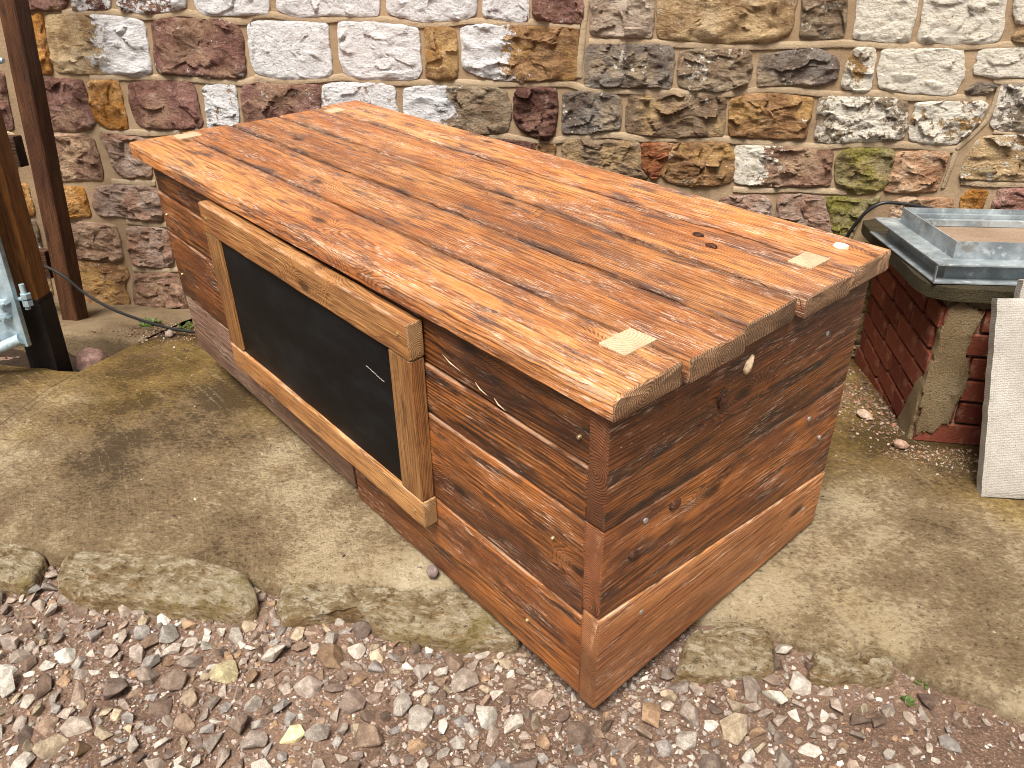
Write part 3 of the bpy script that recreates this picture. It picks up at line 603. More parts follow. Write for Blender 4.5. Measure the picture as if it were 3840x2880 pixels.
def plank(name, M, xa, xb, ya, yb, T, mat, parent=None, seed=None, tone=1.0, c=.003, wob=.0015, ends=.002, label=None, step=.04, KM=None, wear=(0,0), dirt=(0,0)):
    """board lying in local XY, face at local z=0, thickness T behind; ya/yb = (low, high) edge at each end"""
    seed = rng.uniform(0, 40) if seed is None else seed
    n = max(5, int((xb-xa)/step)); cx = (xa+xb)/2; cy = (ya[0]+ya[1]+yb[0]+yb[1])/4
    sec = [(0,c,1),(c*.3,c*.3,1),(c,0,1)]
    V = []; F = []
    xs = [xa, xa+c*.7]+[xa+(xb-xa)*k/n for k in range(1, n)]+[xb-c*.7, xb]
    for k, x in enumerate(xs):
        t = (x-xa)/(xb-xa); lo = ya[0]+(yb[0]-ya[0])*t; hi = ya[1]+(yb[1]-ya[1])*t; ins = c*.8 if k in (0, len(xs)-1) else 0
        wl = wob*(nz((x*7, lo*5, seed))+.6*nz((x*28, lo*5, seed))); wh = wob*(nz((x*7, hi*5, seed+9))+.6*nz((x*28, hi*5, seed+9)))
        lo += wl; hi += wh; ch = c*(1+.5*nz((x*20, hi*9, seed+3))); cl = c*(1+.5*nz((x*20, lo*9, seed+5)))
        ring = []
        for f in (0, .025, .1, .3, .5, .7, .9, .975, 1): ring.append((lo+ins+cl+(hi-lo-2*ins-cl-ch)*f, 0-ins+.0010*nz((x*5, (lo+(hi-lo)*f)*25, seed+1))))
        ring += [(hi-ins-ch*.3, -ins-ch*.3), (hi-ins, -ins-ch), (hi-ins, -T*.5), (hi-ins, -T+ins+c), (hi-ins-c, -T+ins), ((lo+hi)/2, -T+ins), (lo+ins+c, -T+ins), (lo+ins, -T+ins+c), (lo+ins, -T*.5), (lo+ins, -ins-cl), (lo+ins+cl*.3, -ins-cl*.3)]
        for y, z in ring:
            e = ends*nz((y*35, z*60, seed+k)) if k in (0, len(xs)-1) else 0
            V.append((x-cx+e, y-cy, z))
    m = 20
    for k in range(len(xs)-1):
        for i in range(m): F.append((k*m+i, (k+1)*m+i, (k+1)*m+(i+1)%m, k*m+(i+1)%m))
    for base, rev in ((0, False), ((len(xs)-1)*m, True)):
        c0 = len(V); V.append((sum(V[base+i][0] for i in range(m))/m, sum(V[base+i][1] for i in range(m))/m, -T/2))
        for i in range(m): f = (base+i, base+(i+1)%m, c0); F.append(f[::-1] if rev else f)
    me = mesh(name, V, F, 28)
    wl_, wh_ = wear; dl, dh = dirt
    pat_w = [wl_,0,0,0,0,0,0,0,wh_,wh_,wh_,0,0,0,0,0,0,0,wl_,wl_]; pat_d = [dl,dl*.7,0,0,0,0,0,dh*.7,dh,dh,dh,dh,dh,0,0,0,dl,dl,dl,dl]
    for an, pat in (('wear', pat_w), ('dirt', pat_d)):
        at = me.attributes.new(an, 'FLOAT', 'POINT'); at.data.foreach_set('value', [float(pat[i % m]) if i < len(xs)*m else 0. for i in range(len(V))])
    K = KEEP if KM is None else KM
    o = link(name, me, mat, parent if parent is not None else counter, M=K@M@Matrix.Translation((cx, cy, 0)))
    o['seed'] = seed; o['tone'] = float(tone)
    if label: o['label'] = label
    return o
# top
TB = [(0,-.003),(.177,.177),(.354,.360),(.541,.552),(.728,.748),(.900,.924)]     # joint y at (right, left)
XL = [-.028,-.040,-.016,-.030,-.056]; XR = [2.209,2.214,2.205,2.216,2.211]; gapw = [(.0,.0056),(.0056,.0046),(.0058,.0082),(.0082,.0070),(.0074,.0)]; WR = [(1,.0),(0,0),(0,.2),(.6,.3),(.5,.7)]; DT = [(0,1),(1,1),(1,1),(1,1),(1,0)]
zt = [.800,.7985,.8000,.7990,.8005]; tn = [1.06,.90,.80,1.0,1.22]
for k in range(5):
    g0, g1 = gapw[k]
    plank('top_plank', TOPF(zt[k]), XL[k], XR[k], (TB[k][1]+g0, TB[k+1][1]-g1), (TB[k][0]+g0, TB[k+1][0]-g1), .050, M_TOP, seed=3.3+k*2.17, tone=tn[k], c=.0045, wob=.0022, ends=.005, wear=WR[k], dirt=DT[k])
# tenons of the corner posts showing in the top
for (x0,x1,y0,y1) in ((2.068,2.130,.110,.196),(2.090,2.148,.674,.750),(.002,.068,.137,.219),(.030,.092,.720,.786)):
    M = rot((0,0,1),(1,0,0),(0,1,0),((0),0,0)); cx, cy = (x0+x1)/2, (y0+y1)/2
    plank('tenon', rot((0,0,1),(1,0,0),(0,1,0),(0,y1,0)), .755, .8035, (x0,x1), (x0,x1), y1-y0, M_TENON, c=.0015, wob=.0005, ends=.0005, step=.02)
# front boards
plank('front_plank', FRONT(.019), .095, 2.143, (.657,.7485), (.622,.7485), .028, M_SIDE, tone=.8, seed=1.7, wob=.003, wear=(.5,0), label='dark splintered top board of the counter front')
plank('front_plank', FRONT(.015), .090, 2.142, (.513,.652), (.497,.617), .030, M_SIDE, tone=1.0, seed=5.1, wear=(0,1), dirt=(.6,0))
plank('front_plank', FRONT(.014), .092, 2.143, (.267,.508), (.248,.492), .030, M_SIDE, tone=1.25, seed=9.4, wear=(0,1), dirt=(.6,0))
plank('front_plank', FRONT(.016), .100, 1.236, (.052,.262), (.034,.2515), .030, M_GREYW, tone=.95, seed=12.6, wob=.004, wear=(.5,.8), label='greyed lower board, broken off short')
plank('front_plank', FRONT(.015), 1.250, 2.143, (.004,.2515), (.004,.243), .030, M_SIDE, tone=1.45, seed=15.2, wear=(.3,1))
# right-hand end boards, their ends show at the corner
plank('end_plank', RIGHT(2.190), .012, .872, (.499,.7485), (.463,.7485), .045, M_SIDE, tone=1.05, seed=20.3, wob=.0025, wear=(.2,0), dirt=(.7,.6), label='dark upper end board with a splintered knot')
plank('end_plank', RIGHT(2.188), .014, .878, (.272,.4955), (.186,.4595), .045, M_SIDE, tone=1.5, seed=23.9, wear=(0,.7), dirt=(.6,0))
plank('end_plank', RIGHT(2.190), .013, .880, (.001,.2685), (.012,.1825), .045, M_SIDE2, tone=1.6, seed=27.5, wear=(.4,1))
# hidden left end and back
for a, b in ((.02,.26),(.264,.50),(.504,.7485)):
    plank('end_plank', LEFT(.094), -.845, -.052, (a,b), (a,b), .035, M_SIDE, tone=.9)
    plank('back_plank', BACK(.872), -2.140, -.100, (a,b), (a,b), .028, M_SIDE, tone=.9)
# chalkboard
def brd(name, lo, hi, mat, parent): mb = MB(); mb.box(lo, hi); return mb.build(name, mat, parent, bevel=.0008)
cb = MB(); cb.box((-.478,-.008,-.225), (.478,.020,.225)); chalk = cb.build('chalkboard', M_CHALK, counter, bevel=.0008, M=KEEP@Matrix.Translation((1.122,-.007,.452)))
chalk['label'] = 'black chalkboard panel in a golden pine frame'
CK = KEEP.inverted()@Matrix.Translation((0,0,0)); CKM = (KEEP@Matrix.Translation((1.122,-.007,.452))).inverted()@KEEP
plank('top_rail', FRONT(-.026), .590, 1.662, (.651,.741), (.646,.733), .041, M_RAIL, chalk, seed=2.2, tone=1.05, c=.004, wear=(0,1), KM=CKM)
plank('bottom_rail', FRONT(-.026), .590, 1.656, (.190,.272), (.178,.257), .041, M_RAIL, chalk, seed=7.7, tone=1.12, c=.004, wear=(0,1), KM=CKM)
VERT = lambda y: rot((0,0,1),(-1,0,0),(0,-1,0),(0,y,0))
plank('stile', VERT(-.024), .2745, .6495, (-.678,-.588), (-.680,-.590), .038, M_RAIL, chalk, seed=4.9, tone=.86, c=.004, KM=CKM)
plank('stile', VERT(-.024), .2585, .6445, (-1.653,-1.566), (-1.660,-1.574), .038, M_RAIL, chalk, seed=8.8, tone=.9, c=.004, KM=CKM)
mb = MB()
for k in range(7):
    t = k/7; x = 1.452+.075*t; z = .545-.012*t+rng.uniform(-.0008,.0008); mb.box((x,-.0158,z-.0008), (x+.0115,-.0152,z+.0008))
mb.build('chalk_mark', M_CHALKLINE, chalk, M=CKM)
# nails, screws, knots
def disc(name, mat, M, r, h=.002, n=12, par=None, dome=.6):
    mb = MB(); mb.tube([(0,0,-.004),(0,0,h*dome),(0,0,h)], [r, r, r*.75], n); return mb.build(name, mat, par or counter, M=KEEP@M)
for y, z in ((.719,.649),(.722,.421),(.132,.458),(.145,.200),(.80,.10),(.80,.33)): disc('nail', M_NAIL, RIGHT(2.190)@Matrix.Translation((y,z,0)), .0062)
for x, z, yy in ((2.118,.671,.019),(2.06,.40,.014),(1.98,.10,.015),(.135,.58,.015),(.14,.36,.014)): disc('screw', M_SCREW, FRONT(yy)@Matrix.Translation((x,z,0)), .0045, .006)
for x, z in ((1.078,.705),(1.625,.700),(.63,.70),(1.62,.215)): disc('screw', M_SCREW, FRONT(-.026)@Matrix.Translation((x,z,0)), .0045, .003)
M_KNOT = wood('dark knot', (.13,.045,.018), (.07,.024,.011), (.02,.008,.005), wash=0, grime=.4, knot=0, ring=.004)
def oval(rx, ry, n=10): return [(rx*math.cos(k*2*math.pi/n)*(1+.12*math.sin(3*k)), ry*math.sin(k*2*math.pi/n)*(1+.1*math.cos(2.3*k))) for k in range(n)]
def boss(name, mat, M, rx, ry, depth, amp=.12):
    me, c = rock_face(name, oval(rx, ry), depth, rng.uniform(0, 30), back=-.004, N=24, amp=amp, rings=[1,.9,.75,.5,.25], edge=3)
    o = link(name, me, mat, counter, M=KEEP@M); o['seed'] = rng.uniform(0, 9); o['tone'] = 1.0; return o
boss('knot', M_KNOT, RIGHT(2.190)@Matrix.Translation((.335,.647,0)), .016, .026, .0025)
boss('knot', M_KNOT, RIGHT(2.188)@Matrix.Translation((.222,.447,0)), .017, .013, .0025)
boss('knot', M_KNOT, RIGHT(2.188)@Matrix.Translation((.105,.390,0)), .015, .012, .0025)
boss('splintered_knot', M_SPLINT, RIGHT(2.190)@Matrix.Translation((.408,.692,0))@Matrix.Rotation(R(-35),4,'Z'), .010, .021, .006, .5)
for x, y, r in ((1.862,.668,.011),(1.925,.632,.012)):
    kz = zt[min(4, int(y/.182))]; boss('knot', M_KNOT, TOPF(kz)@Matrix.Translation((x,y,0)), r*1.4, r*.75, .0010, .03)
# weathered splinters and broken arris on the dark upper front board
for k in (0,2,3):
    mb = MB(); x0 = 1.72+.05*k+rng.uniform(0, .02); z0 = .672-.020*k*.5; L = rng.uniform(.03, .07)
    mb.tube([(x0, .0185, z0), (x0+L*.5, .0150, z0-.006), (x0+L, .0185, z0-.014)], [.0004, .0013, .0003], 5); mb.build('splinter', M_SPLINT, counter, M=KEEP)


# ================================================================ GATE POSTS, RAILS, GATE
def wl(u, z, w): return Vector((u, (z+.2-.098*w)/.9952, w))               # wall frame point from height above datum
def post(name, mat, cu, cw, size, z0, z1, ang, lean, seed, label, tar=None):
    c = size/2; mb_ = []
    a = Matrix.Rotation(ang, 3, 'Y')
    b0, b1 = wl(cu, z0, cw), wl(cu+lean, z1, cw); ax = (b1-b0); L = ax.length; ax.normalize()
    xa = Vector((math.cos(ang), 0, -math.sin(ang))); xa = (xa-ax*xa.dot(ax)).normalized(); za = ax.cross(xa)
    M = WM@Matrix(((ax.x,xa.x,za.x,b0.x),(ax.y,xa.y,za.y,b0.y),(ax.z,xa.z,za.z,b0.z),(0,0,0,1)))@Matrix.Translation((0,0,c))
    root = plank(name, M, 0, L, (-c,c), (-c,c), size, mat, parent=False, seed=seed, c=.005, wob=.002, KM=Matrix())
    root.parent = None; tag(root, label, 'post'); return root, M, L
pd, _, _ = post('fence_post', M_POSTD, -1.374, .318, .080, -.135, 1.75, 0, .13, 31.0, 'dark brown square post standing on the ledge against the wall')
po, PMt, PL = post('gate_post', M_POSTO, -1.068, .845, .100, -.16, 1.6, R(14), .0, 33.0, 'orange brown gate post with a black tarred foot')
mb = MB(); mb.box((0.002,-.0515,-.1015), (.385,.0515,.0015)); mb.box((.385,-.0512,-.1012), (.40,.0512,.0012)); tar = mb.build('tarred_foot', M_TAR, po, bevel=.003, M=Matrix.Translation((-PL/2,0,0)))
for z, lab in ((.565,'upper dark rail running left from the dark post'),(.075,'lower dark rail running left from the dark post')):
    a = wl(-2.6, z, .352); M = WM@Matrix.Translation(a)
    o = plank('fence_rail', M, 0, 1.184, (0,.125), (0,.125), .05, M_POSTD, parent=False, KM=Matrix(), tone=.8); o.parent = None; tag(o, lab, 'rail')
gate = link('metal_gate', None, M=WM@Matrix.Translation(wl(-1.05, 0.02, .975))); tag(gate, 'galvanised steel gate end with bolts, hung beside the orange post', 'gate')
G0 = wl(-1.05, 0.02, .975)
def gl(u, z, w): return wl(u, z, w)-G0
mb = MB(); a = gl(-1.125, .10, .962); b = gl(-1.012, 1.25, .982); mb.box((a.x,a.y,a.z), (b.x,b.y,b.z)); mb.build('gate_stile', M_GATE, gate, bevel=.002)
mb = MB(); mb.tube([gl(-1.03,.135,.985), gl(-1.12,.10,1.02), gl(-2.2,.03,1.35)], .021, 16); mb.build('bottom_rail', M_GATE, gate)
mb = MB(); mb.tube([gl(-1.0,.60,1.0), gl(-2.2,.60,1.35)], .021, 16); mb.build('middle_rail', M_GATE, gate)
mb = MB(); mb.tube([gl(-1.7,1.085,.985), gl(-.80,1.085,.985), gl(-.79,1.085,.985)], [.010,.010,.007], 12); mb.build('latch_rod', M_GATE, gate)
for (u, z) in ((-1.045,.275),(-1.055,.222)):
    mb = MB(); mb.tube([gl(u-.03,z,1.0), gl(u,z,.990), gl(u,z,.983)], .016, 6); mb.tube([gl(u,z,1.015), gl(u,z,.96)], .008, 10); mb.build('bolt', M_GATE, gate)
mb = MB(); mb.tube([gl(-.985,.255,.955), gl(-.985,.275,.955)], .019, 6); mb.tube([gl(-.985,.282,.955), gl(-.985,.300,.955)], .019, 6); mb.tube([gl(-.990,.24,.955), gl(-.990,.335,.955)], .0095, 12); mb.tube([gl(-1.02,.28,.962), gl(-.985,.28,.955)], .008, 10); mb.build('hinge_pin', M_GATE, gate)

# ================================================================ CABLES
mb = MB()
def smooth3(P, n=8):
    out = []
    for i in range(len(P)-1):
        p0, p1, p2, p3 = P[max(0,i-1)], P[i], P[i+1], P[min(len(P)-1,i+2)]
        for k in range(n):
            t = k/n; out.append(.5*((2*p1)+(p2-p0)*t+(2*p0-5*p1+4*p2-p3)*t*t+(3*p1-p0-3*p2+p3)*t**3))
    return out+[P[-1]]
cp = [(-1.75,.150,.40),(-1.462,.171,.428),(-1.39,.170,.43),(-1.333,.162,.432),(-1.262,.121,.432),(-1.196,.060,.43),(-1.092,.0,.43),(-.983,-.038,.43),(-.872,-.066,.43),(-.76,-.083,.43),(-.60,-.088,.43),(-.40,-.085,.45)]
mb.tube(smooth3([wl(*c) for c in cp]), .0065, 10); tag(mb.build('cable', M_BLACK, M=WM), 'black cable sagging from the posts to the ground behind the counter', 'cable')
mb = MB(); cp = [(1.90,.20,.20),(1.935,.36,.22),(1.952,.43,.24),(1.985,.497,.255),(2.03,.533,.26),(2.085,.535,.255),(2.15,.526,.25),(2.30,.50,.22),(2.7,.46,.12)]
mb.tube(smooth3([wl(*c) for c in cp]), .0065, 10); tag(mb.build('cable', M_BLACK, M=WM), 'black cable looping over the back of the steel frame', 'cable')

# ================================================================ BRICK PIER, STEEL FRAME, PAVERS
pier = link('brick_pier', None, M=WM@Matrix.Translation((2.45,.08,.45))); tag(pier, 'low crumbling red brick pier with mossy coping slab against the wall', 'pier')
PK = Matrix.Translation((-2.45,-.08,-.45))
def pl(u): return u
mb = MB(); mb.box((2.125,.0,.045),(2.75,.552,.838)); mb.build('core', M_MORTAR, pier, M=PK)
bw, bh, bt, jt = .213, .066, .1, .011
proto = MB(); proto.box((-bw/2,-bh/2,-.03),(bw/2,bh/2,.03)); bm_ = bmesh.new(); me_ = mesh('brick', proto.V, proto.F); bm_.from_mesh(me_)
bmesh.ops.bevel(bm_, geom=bm_.edges[:], offset=.0025, segments=1, affect='EDGES'); bm_.to_mesh(me_); bm_.free(); me_.polygons.foreach_set('use_smooth', [False]*len(me_.polygons)); me_.materials.append(M_BRICK)
row = 0; v = .006
while v+bh < .555:
    off = (bw+jt)/2 if row % 2 else 0
    # left face (normal -x): bricks run along w
    w = .045-off
    while w < .84:
        a, b = max(w, .05), min(w+bw, .846)
        if b-a > .03:
            o = link('brick', me_, None, pier, M=PK@rot((0,0,1),(0,1,0),(-1,0,0),(2.118+rng.uniform(-.004,.004)+.02,v+bh/2,(a+b)/2))); o.scale = ((b-a)/bw,1,1)
        w += bw+jt
    u = 2.118-((bw+jt)/2 if row % 2 == 0 else 0)
    while u < 2.75:
        a, b = max(u, 2.12), min(u+bw, 2.75)
        if b-a > .03:
            o = link('brick', me_, None, pier, M=PK@rot((1,0,0),(0,1,0),(0,0,1),((a+b)/2,v+bh/2,.832+rng.uniform(-.004,.004)))); o.scale = ((b-a)/bw,1,1)
        u += bw+jt
    v += bh+jt; row += 1
# lumps of old render clinging round the corner
for (M, poly, d) in ((rot((0,0,1),(0,1,0),(-1,0,0),(2.112,0,0)), [(.85,.0),(.85,.30),(.79,.26),(.74,.14),(.66,.0)], .004),
                  (rot((1,0,0),(0,1,0),(0,0,1),(0,0,.860)), [(2.115,.10),(2.20,.14),(2.235,.30),(2.20,.42),(2.225,.545),(2.115,.545)], .005)):
    me, (cx, cy) = rock_face('render_patch', poly, d, rng.uniform(0, 9), back=-.03, N=130, amp=.5, facet=26, ragged=4.0, edge=9); link('render_patch', me, M_RENDER, pier, M=PK@M@Matrix.Translation((cx,cy,0)))
cop = [(2.005,.02),(2.78,.02),(2.78,.40),(2.78,.90),(2.4,.895),(2.045,.885),(2.03,.6)]
me, (cx, cy) = rock_face('coping_slab', [(a,-b) for a, b in cop], .006, 3.3, back=-.036, N=64, amp=.3); link('coping_slab', me, M_COPING, pier, M=PK@Matrix(((1,0,0,cx),(0,0,1,.604),(0,-1,0,-cy),(0,0,0,1))))
# galvanised cover frame lying on the coping
FO = Matrix.Translation((2.0,.614,.30))@Matrix.Rotation(R(6.0), 4, 'Y')
frame = link('steel_frame', None, M=WM@FO); tag(frame, 'galvanised recessed cover frame lying on the brick pier coping', 'frame')
fw, fd = .80, .575
def prof(name, pts, side):
    """extrude a profile (outward offset, height) along one side of the rectangle with mitred ends"""
    V = []; F = []; n = len(pts)
    for e in (0, 1):
        for o_, h_ in pts:
            if side == 'L': V.append((-o_ if True else 0, h_, (-o_ if e == 0 else fd+o_)))
            if side == 'R': V.append((fw+o_, h_, (-o_ if e == 0 else fd+o_)))
            if side == 'B': V.append(((-o_ if e == 0 else fw+o_), h_, -o_))
            if side == 'F': V.append(((-o_ if e == 0 else fw+o_), h_, fd+o_))
    for i in range(n): F.append((i, (i+1)%n, n+(i+1)%n, n+i))
    F += [tuple(range(n)), tuple(range(2*n-1, n-1, -1))]
    me = mesh(name, V, F, 30)
    bm = bmesh.new(); bm.from_mesh(me); bmesh.ops.recalc_face_normals(bm, faces=bm.faces[:]); bm.to_mesh(me); bm.free()
    return link(name, me, M_GALV, frame)
T_ = .004
PROF = [(0,0),(.0,T_),(-.045,T_),(-.045,.052),(-.004,.052),(-.004,.056),(-.070,.056),(-.070,.108),(-.074,.108),(-.074,.052),(-.049,.052),(-.049,0)]
for sd2 in 'LRBF': prof('frame_side', PROF, sd2)
for oo, hh2, nm in ((-.098,.088,'inner_ledge'),(-.128,.076,'inner_ledge')):
    prof(nm, [(oo+.022,hh2),(oo+.022,hh2+.004),(oo,hh2+.004),(oo,hh2-.016),(oo+.004,hh2-.016),(oo+.004,hh2)], 'B')
mb = MB(); mb.box((.0765,.004,.0765),(fw-.0765,.058,fd-.0765)); mb.build('infill', gritty('sand bedding', [(.24,.17,.12),(.30,.22,.16),(.17,.12,.08)]), frame)
for p in ((.0455,.004,fd-.0455),): mb = MB(); mb.box((.0,.004,fd-.010),(.003,.050,fd+.0)); mb.build('gusset', M_GALV, frame)
# two concrete pavers leaning on the pier
def paver(foot_u, foot_s, top_s, top_z, wdt, thick, label, du=0):
    f = US(foot_u, foot_s, z_slab(foot_u, foot_s)+.004); t_ = US(foot_u+du, top_s, top_z); yv = (t_-f).normalized(); xv = (H-yv*H.dot(yv)).normalized(); zv = xv.cross(yv)
    M = Matrix(((xv.x,yv.x,zv.x,f.x),(xv.y,yv.y,zv.y,f.y),(xv.z,yv.z,zv.z,f.z),(0,0,0,1))); L = (t_-f).length
    nxp, nyp = 44, 44; V = []; F = []
    # pimpled front face, chipped edges
    for j in range(nyp+1):
        for i in range(nxp+1):
            x = wdt*i/nxp; y = L*j/nyp; e = min(x, wdt-x, y, L-y); V.append((x+(.003*nz((x*30,y*30,7)) if e < 1e-6 else 0), y+(.003*nz((x*30,y*30,3)) if e < 1e-6 else 0), (-.005 if e < 1e-6 else 0)+.0008*fbm((x*25, y*25, foot_u), 1, 3)))
    for j in range(nyp):
        for i in range(nxp): F.append((j*(nxp+1)+i, j*(nxp+1)+i+1, (j+1)*(nxp+1)+i+1, (j+1)*(nxp+1)+i))
    rim = [i for i in range(nxp+1)]+[(j+1)*(nxp+1)-1+(0) for j in range(1, nyp+1)]+[nyp*(nxp+1)+i for i in range(nxp-1, -1, -1)]+[j*(nxp+1) for j in range(nyp-1, 0, -1)]
    b0 = len(V)
    for k in rim: v = V[k]; V.append((v[0], v[1], -thick))
    m = len(rim)
    for k in range(m): F.append((rim[k], b0+k, b0+(k+1)%m, rim[(k+1)%m]))
    F.append(tuple(range(b0+m-1, b0-1, -1)))
    o = link('paving_slab', mesh('paving_slab', V, F, 40), M_PAVER2, M=M); tag(o, label, 'paving slab', 'pavers leaning on the pier')
def paver_mat():
    t = NT('textured concrete paver'); p = t.obj(); x, y, z = t.xyz(p)[:3]
    a = t.noise(p, 5, 6, .66); b = t.noise(p, 110, 5, .75); v = t.n('ShaderNodeTexVoronoi'); t.put(v.inputs['Vector'], p); v.inputs['Scale'].default_value = 210; v.inputs['Randomness'].default_value = .35
    c = t.mix(t.ramp(a, .35, .65), (.37,.35,.32), (.50,.48,.45)); c = t.mix(t.ramp(b, .47, .34, a=0, b=.6), c, (.22,.195,.165))
    c = t.mix(t.ramp(v.outputs['Distance'], .3, .7, a=0, b=.35), c, (.22,.20,.175)); c = t.mix(t.ramp(t.noise(p, 16, 6, .7), .58, .7, a=0, b=.5), c, (.30,.265,.21))
    return t.fin(c, .85, t.bump(t.math('SUBTRACT', t.math('MULTIPLY', b, 1.2), v.outputs['Distance']), .5, .005), spec=.3)
M_PAVER2 = paver_mat()
paver(2.224, 1.160, .925, .512, .60, .042, 'front pale concrete paver leaning against the brick pier', -.028)
paver(2.262, 1.085, .905, .560, .60, .042, 'rear concrete paver, mostly hidden behind the front one', -.010)

# ================================================================ EDGING STONES
E1=[(-.66,1.83),(-.537,1.813),(-.459,1.797),(-.379,1.795),(-.317,1.810),(-.294,1.856),(-.271,1.906),(-.294,1.930),(-.347,1.929),(-.426,1.938),(-.62,1.94)]
E2=[(-.235,1.813),(-.188,1.788),(-.066,1.786),(.074,1.770),(.195,1.777),(.268,1.796),(.319,1.834),(.345,1.874),(.343,1.912),(.304,1.926),(.223,1.919),(.149,1.927),(.029,1.929),(-.076,1.952),(-.179,1.925),(-.201,1.914),(-.229,1.866),(-.236,1.835)]
E3=[(.375,1.803),(.430,1.791),(.534,1.776),(.618,1.771),(.695,1.773),(.780,1.751),(.829,1.750),(.974,1.783),(1.014,1.884),(.926,1.895),(.848,1.918),(.790,1.911),(.718,1.910),(.656,1.899),(.629,1.867),(.558,1.875),(.462,1.915),(.428,1.916),(.390,1.875)]
E4=[(1.404,1.788),(1.475,1.753),(1.546,1.728),(1.592,1.732),(1.597,1.777),(1.598,1.856),(1.547,1.875),(1.492,1.885),(1.437,1.905),(1.371,1.910)]
E5=[(1.688,1.790),(1.736,1.760),(1.778,1.774),(1.826,1.751),(1.864,1.752),(1.862,1.823),(1.819,1.844),(1.779,1.831),(1.721,1.858),(1.671,1.853)]
stones_uv = []
for poly, top, dep, lab in ((E1,-.004,.045,'flat edging stone cut off by the left picture edge'),(E2,.008,.055,'big rounded yellowish edging stone between slab and gravel, left'),
        (E3,-.008,.042,'long low edging stone running under the counter front'),(E4,-.006,.045,'square pale edging stone beside the counter end'),(E5,-.010,.042,'small cracked yellow edging stone right of the counter')):
    me, (cx, cy) = rock_face('edging_stone', [(a,-b) for a, b in poly], dep, rng.uniform(0, 30), back=-.05, N=150, amp=.8, edge=16, rough=1.1, strata=1.5, facet=11)
    o = link('edging_stone', me, M_EDGE, M=PM@Matrix.Translation((cx,cy,top-dep))); tag(o, lab, 'stone', 'edging stones along the slab'); stones_uv.append(poly)
def inpoly(u, s, P):
    c = False; n = len(P)
    for i in range(n):
        a, b = P[i], P[(i+1)%n]
        if (a[1] > s) != (b[1] > s) and u < (b[0]-a[0])*(s-a[1])/(b[1]-a[1])+a[0]: c = not c
    return c

# ================================================================ GRAVEL
TINTS = [(.40,.33,.30),(.34,.27,.24),(.54,.48,.45),(.25,.185,.16),(.74,.69,.65),(.33,.23,.175),(.40,.26,.17),(.19,.13,.105),(.50,.40,.30),(.36,.325,.32),(.40,.295,.245),(.48,.395,.35),(.44,.36,.32),(.60,.53,.49)]
HULLS = []
for k in range(40):
    bm = bmesh.new(); n = rng.choice([9,11,13,15])
    ex = (1, rng.uniform(.6, .95), rng.uniform(.38, .7))
    for i in range(n):
        v = Vector((rng.gauss(0,1), rng.gauss(0,1), rng.gauss(0,1))).normalized()*rng.uniform(.8, 1.05); bm.verts.new((v.x*ex[0], v.y*ex[1], v.z*ex[2]))
    r_ = bmesh.ops.convex_hull(bm, input=bm.verts[:]); bmesh.ops.delete(bm, geom=[e for e in bm.verts if not e.link_faces], context='VERTS')
    bm.verts.index_update(); HULLS.append(([v.co.copy() for v in bm.verts], [tuple(v.index for v in f.verts) for f in bm.faces])); bm.free()
# a few bevelled hulls for the big ones
BIG = []
for k in range(16):
    vv, ff = HULLS[k]; bm = bmesh.new(); me = bpy.data.meshes.new('x'); me.from_pydata([tuple(v) for v in vv], [], ff); bm.from_mesh(me); bpy.data.meshes.remove(me)
    bmesh.ops.bevel(bm, geom=bm.edges[:], offset=.05, segments=1, affect='EDGES', clamp_overlap=True); bm.verts.index_update()
    BIG.append(([v.co.copy() for v in bm.verts], [tuple(v.index for v in f.verts) for f in bm.faces])); bm.free()
def density(u, s):
    """how thickly coarse chippings lie"""
    e = lerp_tab(SLAB_EDGE, u)
    d = 1.15 - max(0, min(1, (u-.45)/.9))*.35
    if u > 1.42: d *= max(.03, 1-(u-1.42)/.36)
    d *= .45+1.1*(fbm((u*2.6, s*2.6, 4), 1, 3)+.45)
    return max(0, min(1, d))
big = []; GC = .07; grid = {}
def free(u, s, r):
    gi, gj = int(u//GC), int(s//GC)
    for i in range(gi-1, gi+2):
        for j in range(gj-1, gj+2):
            for (a, b, c) in grid.get((i, j), ()):
                if (a-u)**2+(b-s)**2 < ((c+r)*.70)**2: return False
    return True
def put(u, s, r): grid.setdefault((int(u//GC), int(s//GC)), []).append((u, s, r))
def allowed(u, s, r):
    if s < lerp_tab(SLAB_EDGE, u)+r*.6+.004: return False
    if any(inpoly(u, s, P) for P in stones_uv): return False
    return True
def under_box(u, s, m=.0):
    q = US(u, s); return .09-m < q.x < 2.19+m and .012-m < q.y < .88+m
tries = 0; parts = []
special = [(-.030,2.099,.034,(.72,.70,.67)),(-.058,2.130,.028,(.60,.57,.55)),(.012,2.116,.026,(.46,.42,.40)),(.361,2.076,.044,(.62,.53,.34)),(.320,2.150,.034,(.44,.33,.25)),(.576,2.198,.040,(.78,.66,.42)),(.157,1.985,.040,(.42,.39,.37)),(1.595,1.920,.034,(.68,.62,.56)),(.13,2.02,.03,(.35,.24,.18)),(-.02,2.19,.036,(.30,.2,.16)),(-.1,2.2,.04,(.5,.46,.43))]
for u, s, r, c in special: put(u, s, r); parts.append((u, s, r, c))
while len(parts) < 3300 and tries < 160000:
    tries += 1; u = rng.uniform(-.5, 2.1); s = rng.uniform(1.75, 2.48); n_ = len(parts)
    r = rng.uniform(.026, .044) if n_ < 190 else rng.uniform(.016, .028) if n_ < 850 else .0055+.011*rng.random()
    if rng.random() > density(u, s)*(1.0 if r > .014 else 2.0) or not allowed(u, s, r) or not free(u, s, r): continue
    if under_box(u, s, r) and r > .014: continue
    put(u, s, r); parts.append((u, s, r, None))
parts.sort(key=lambda p: -p[2])
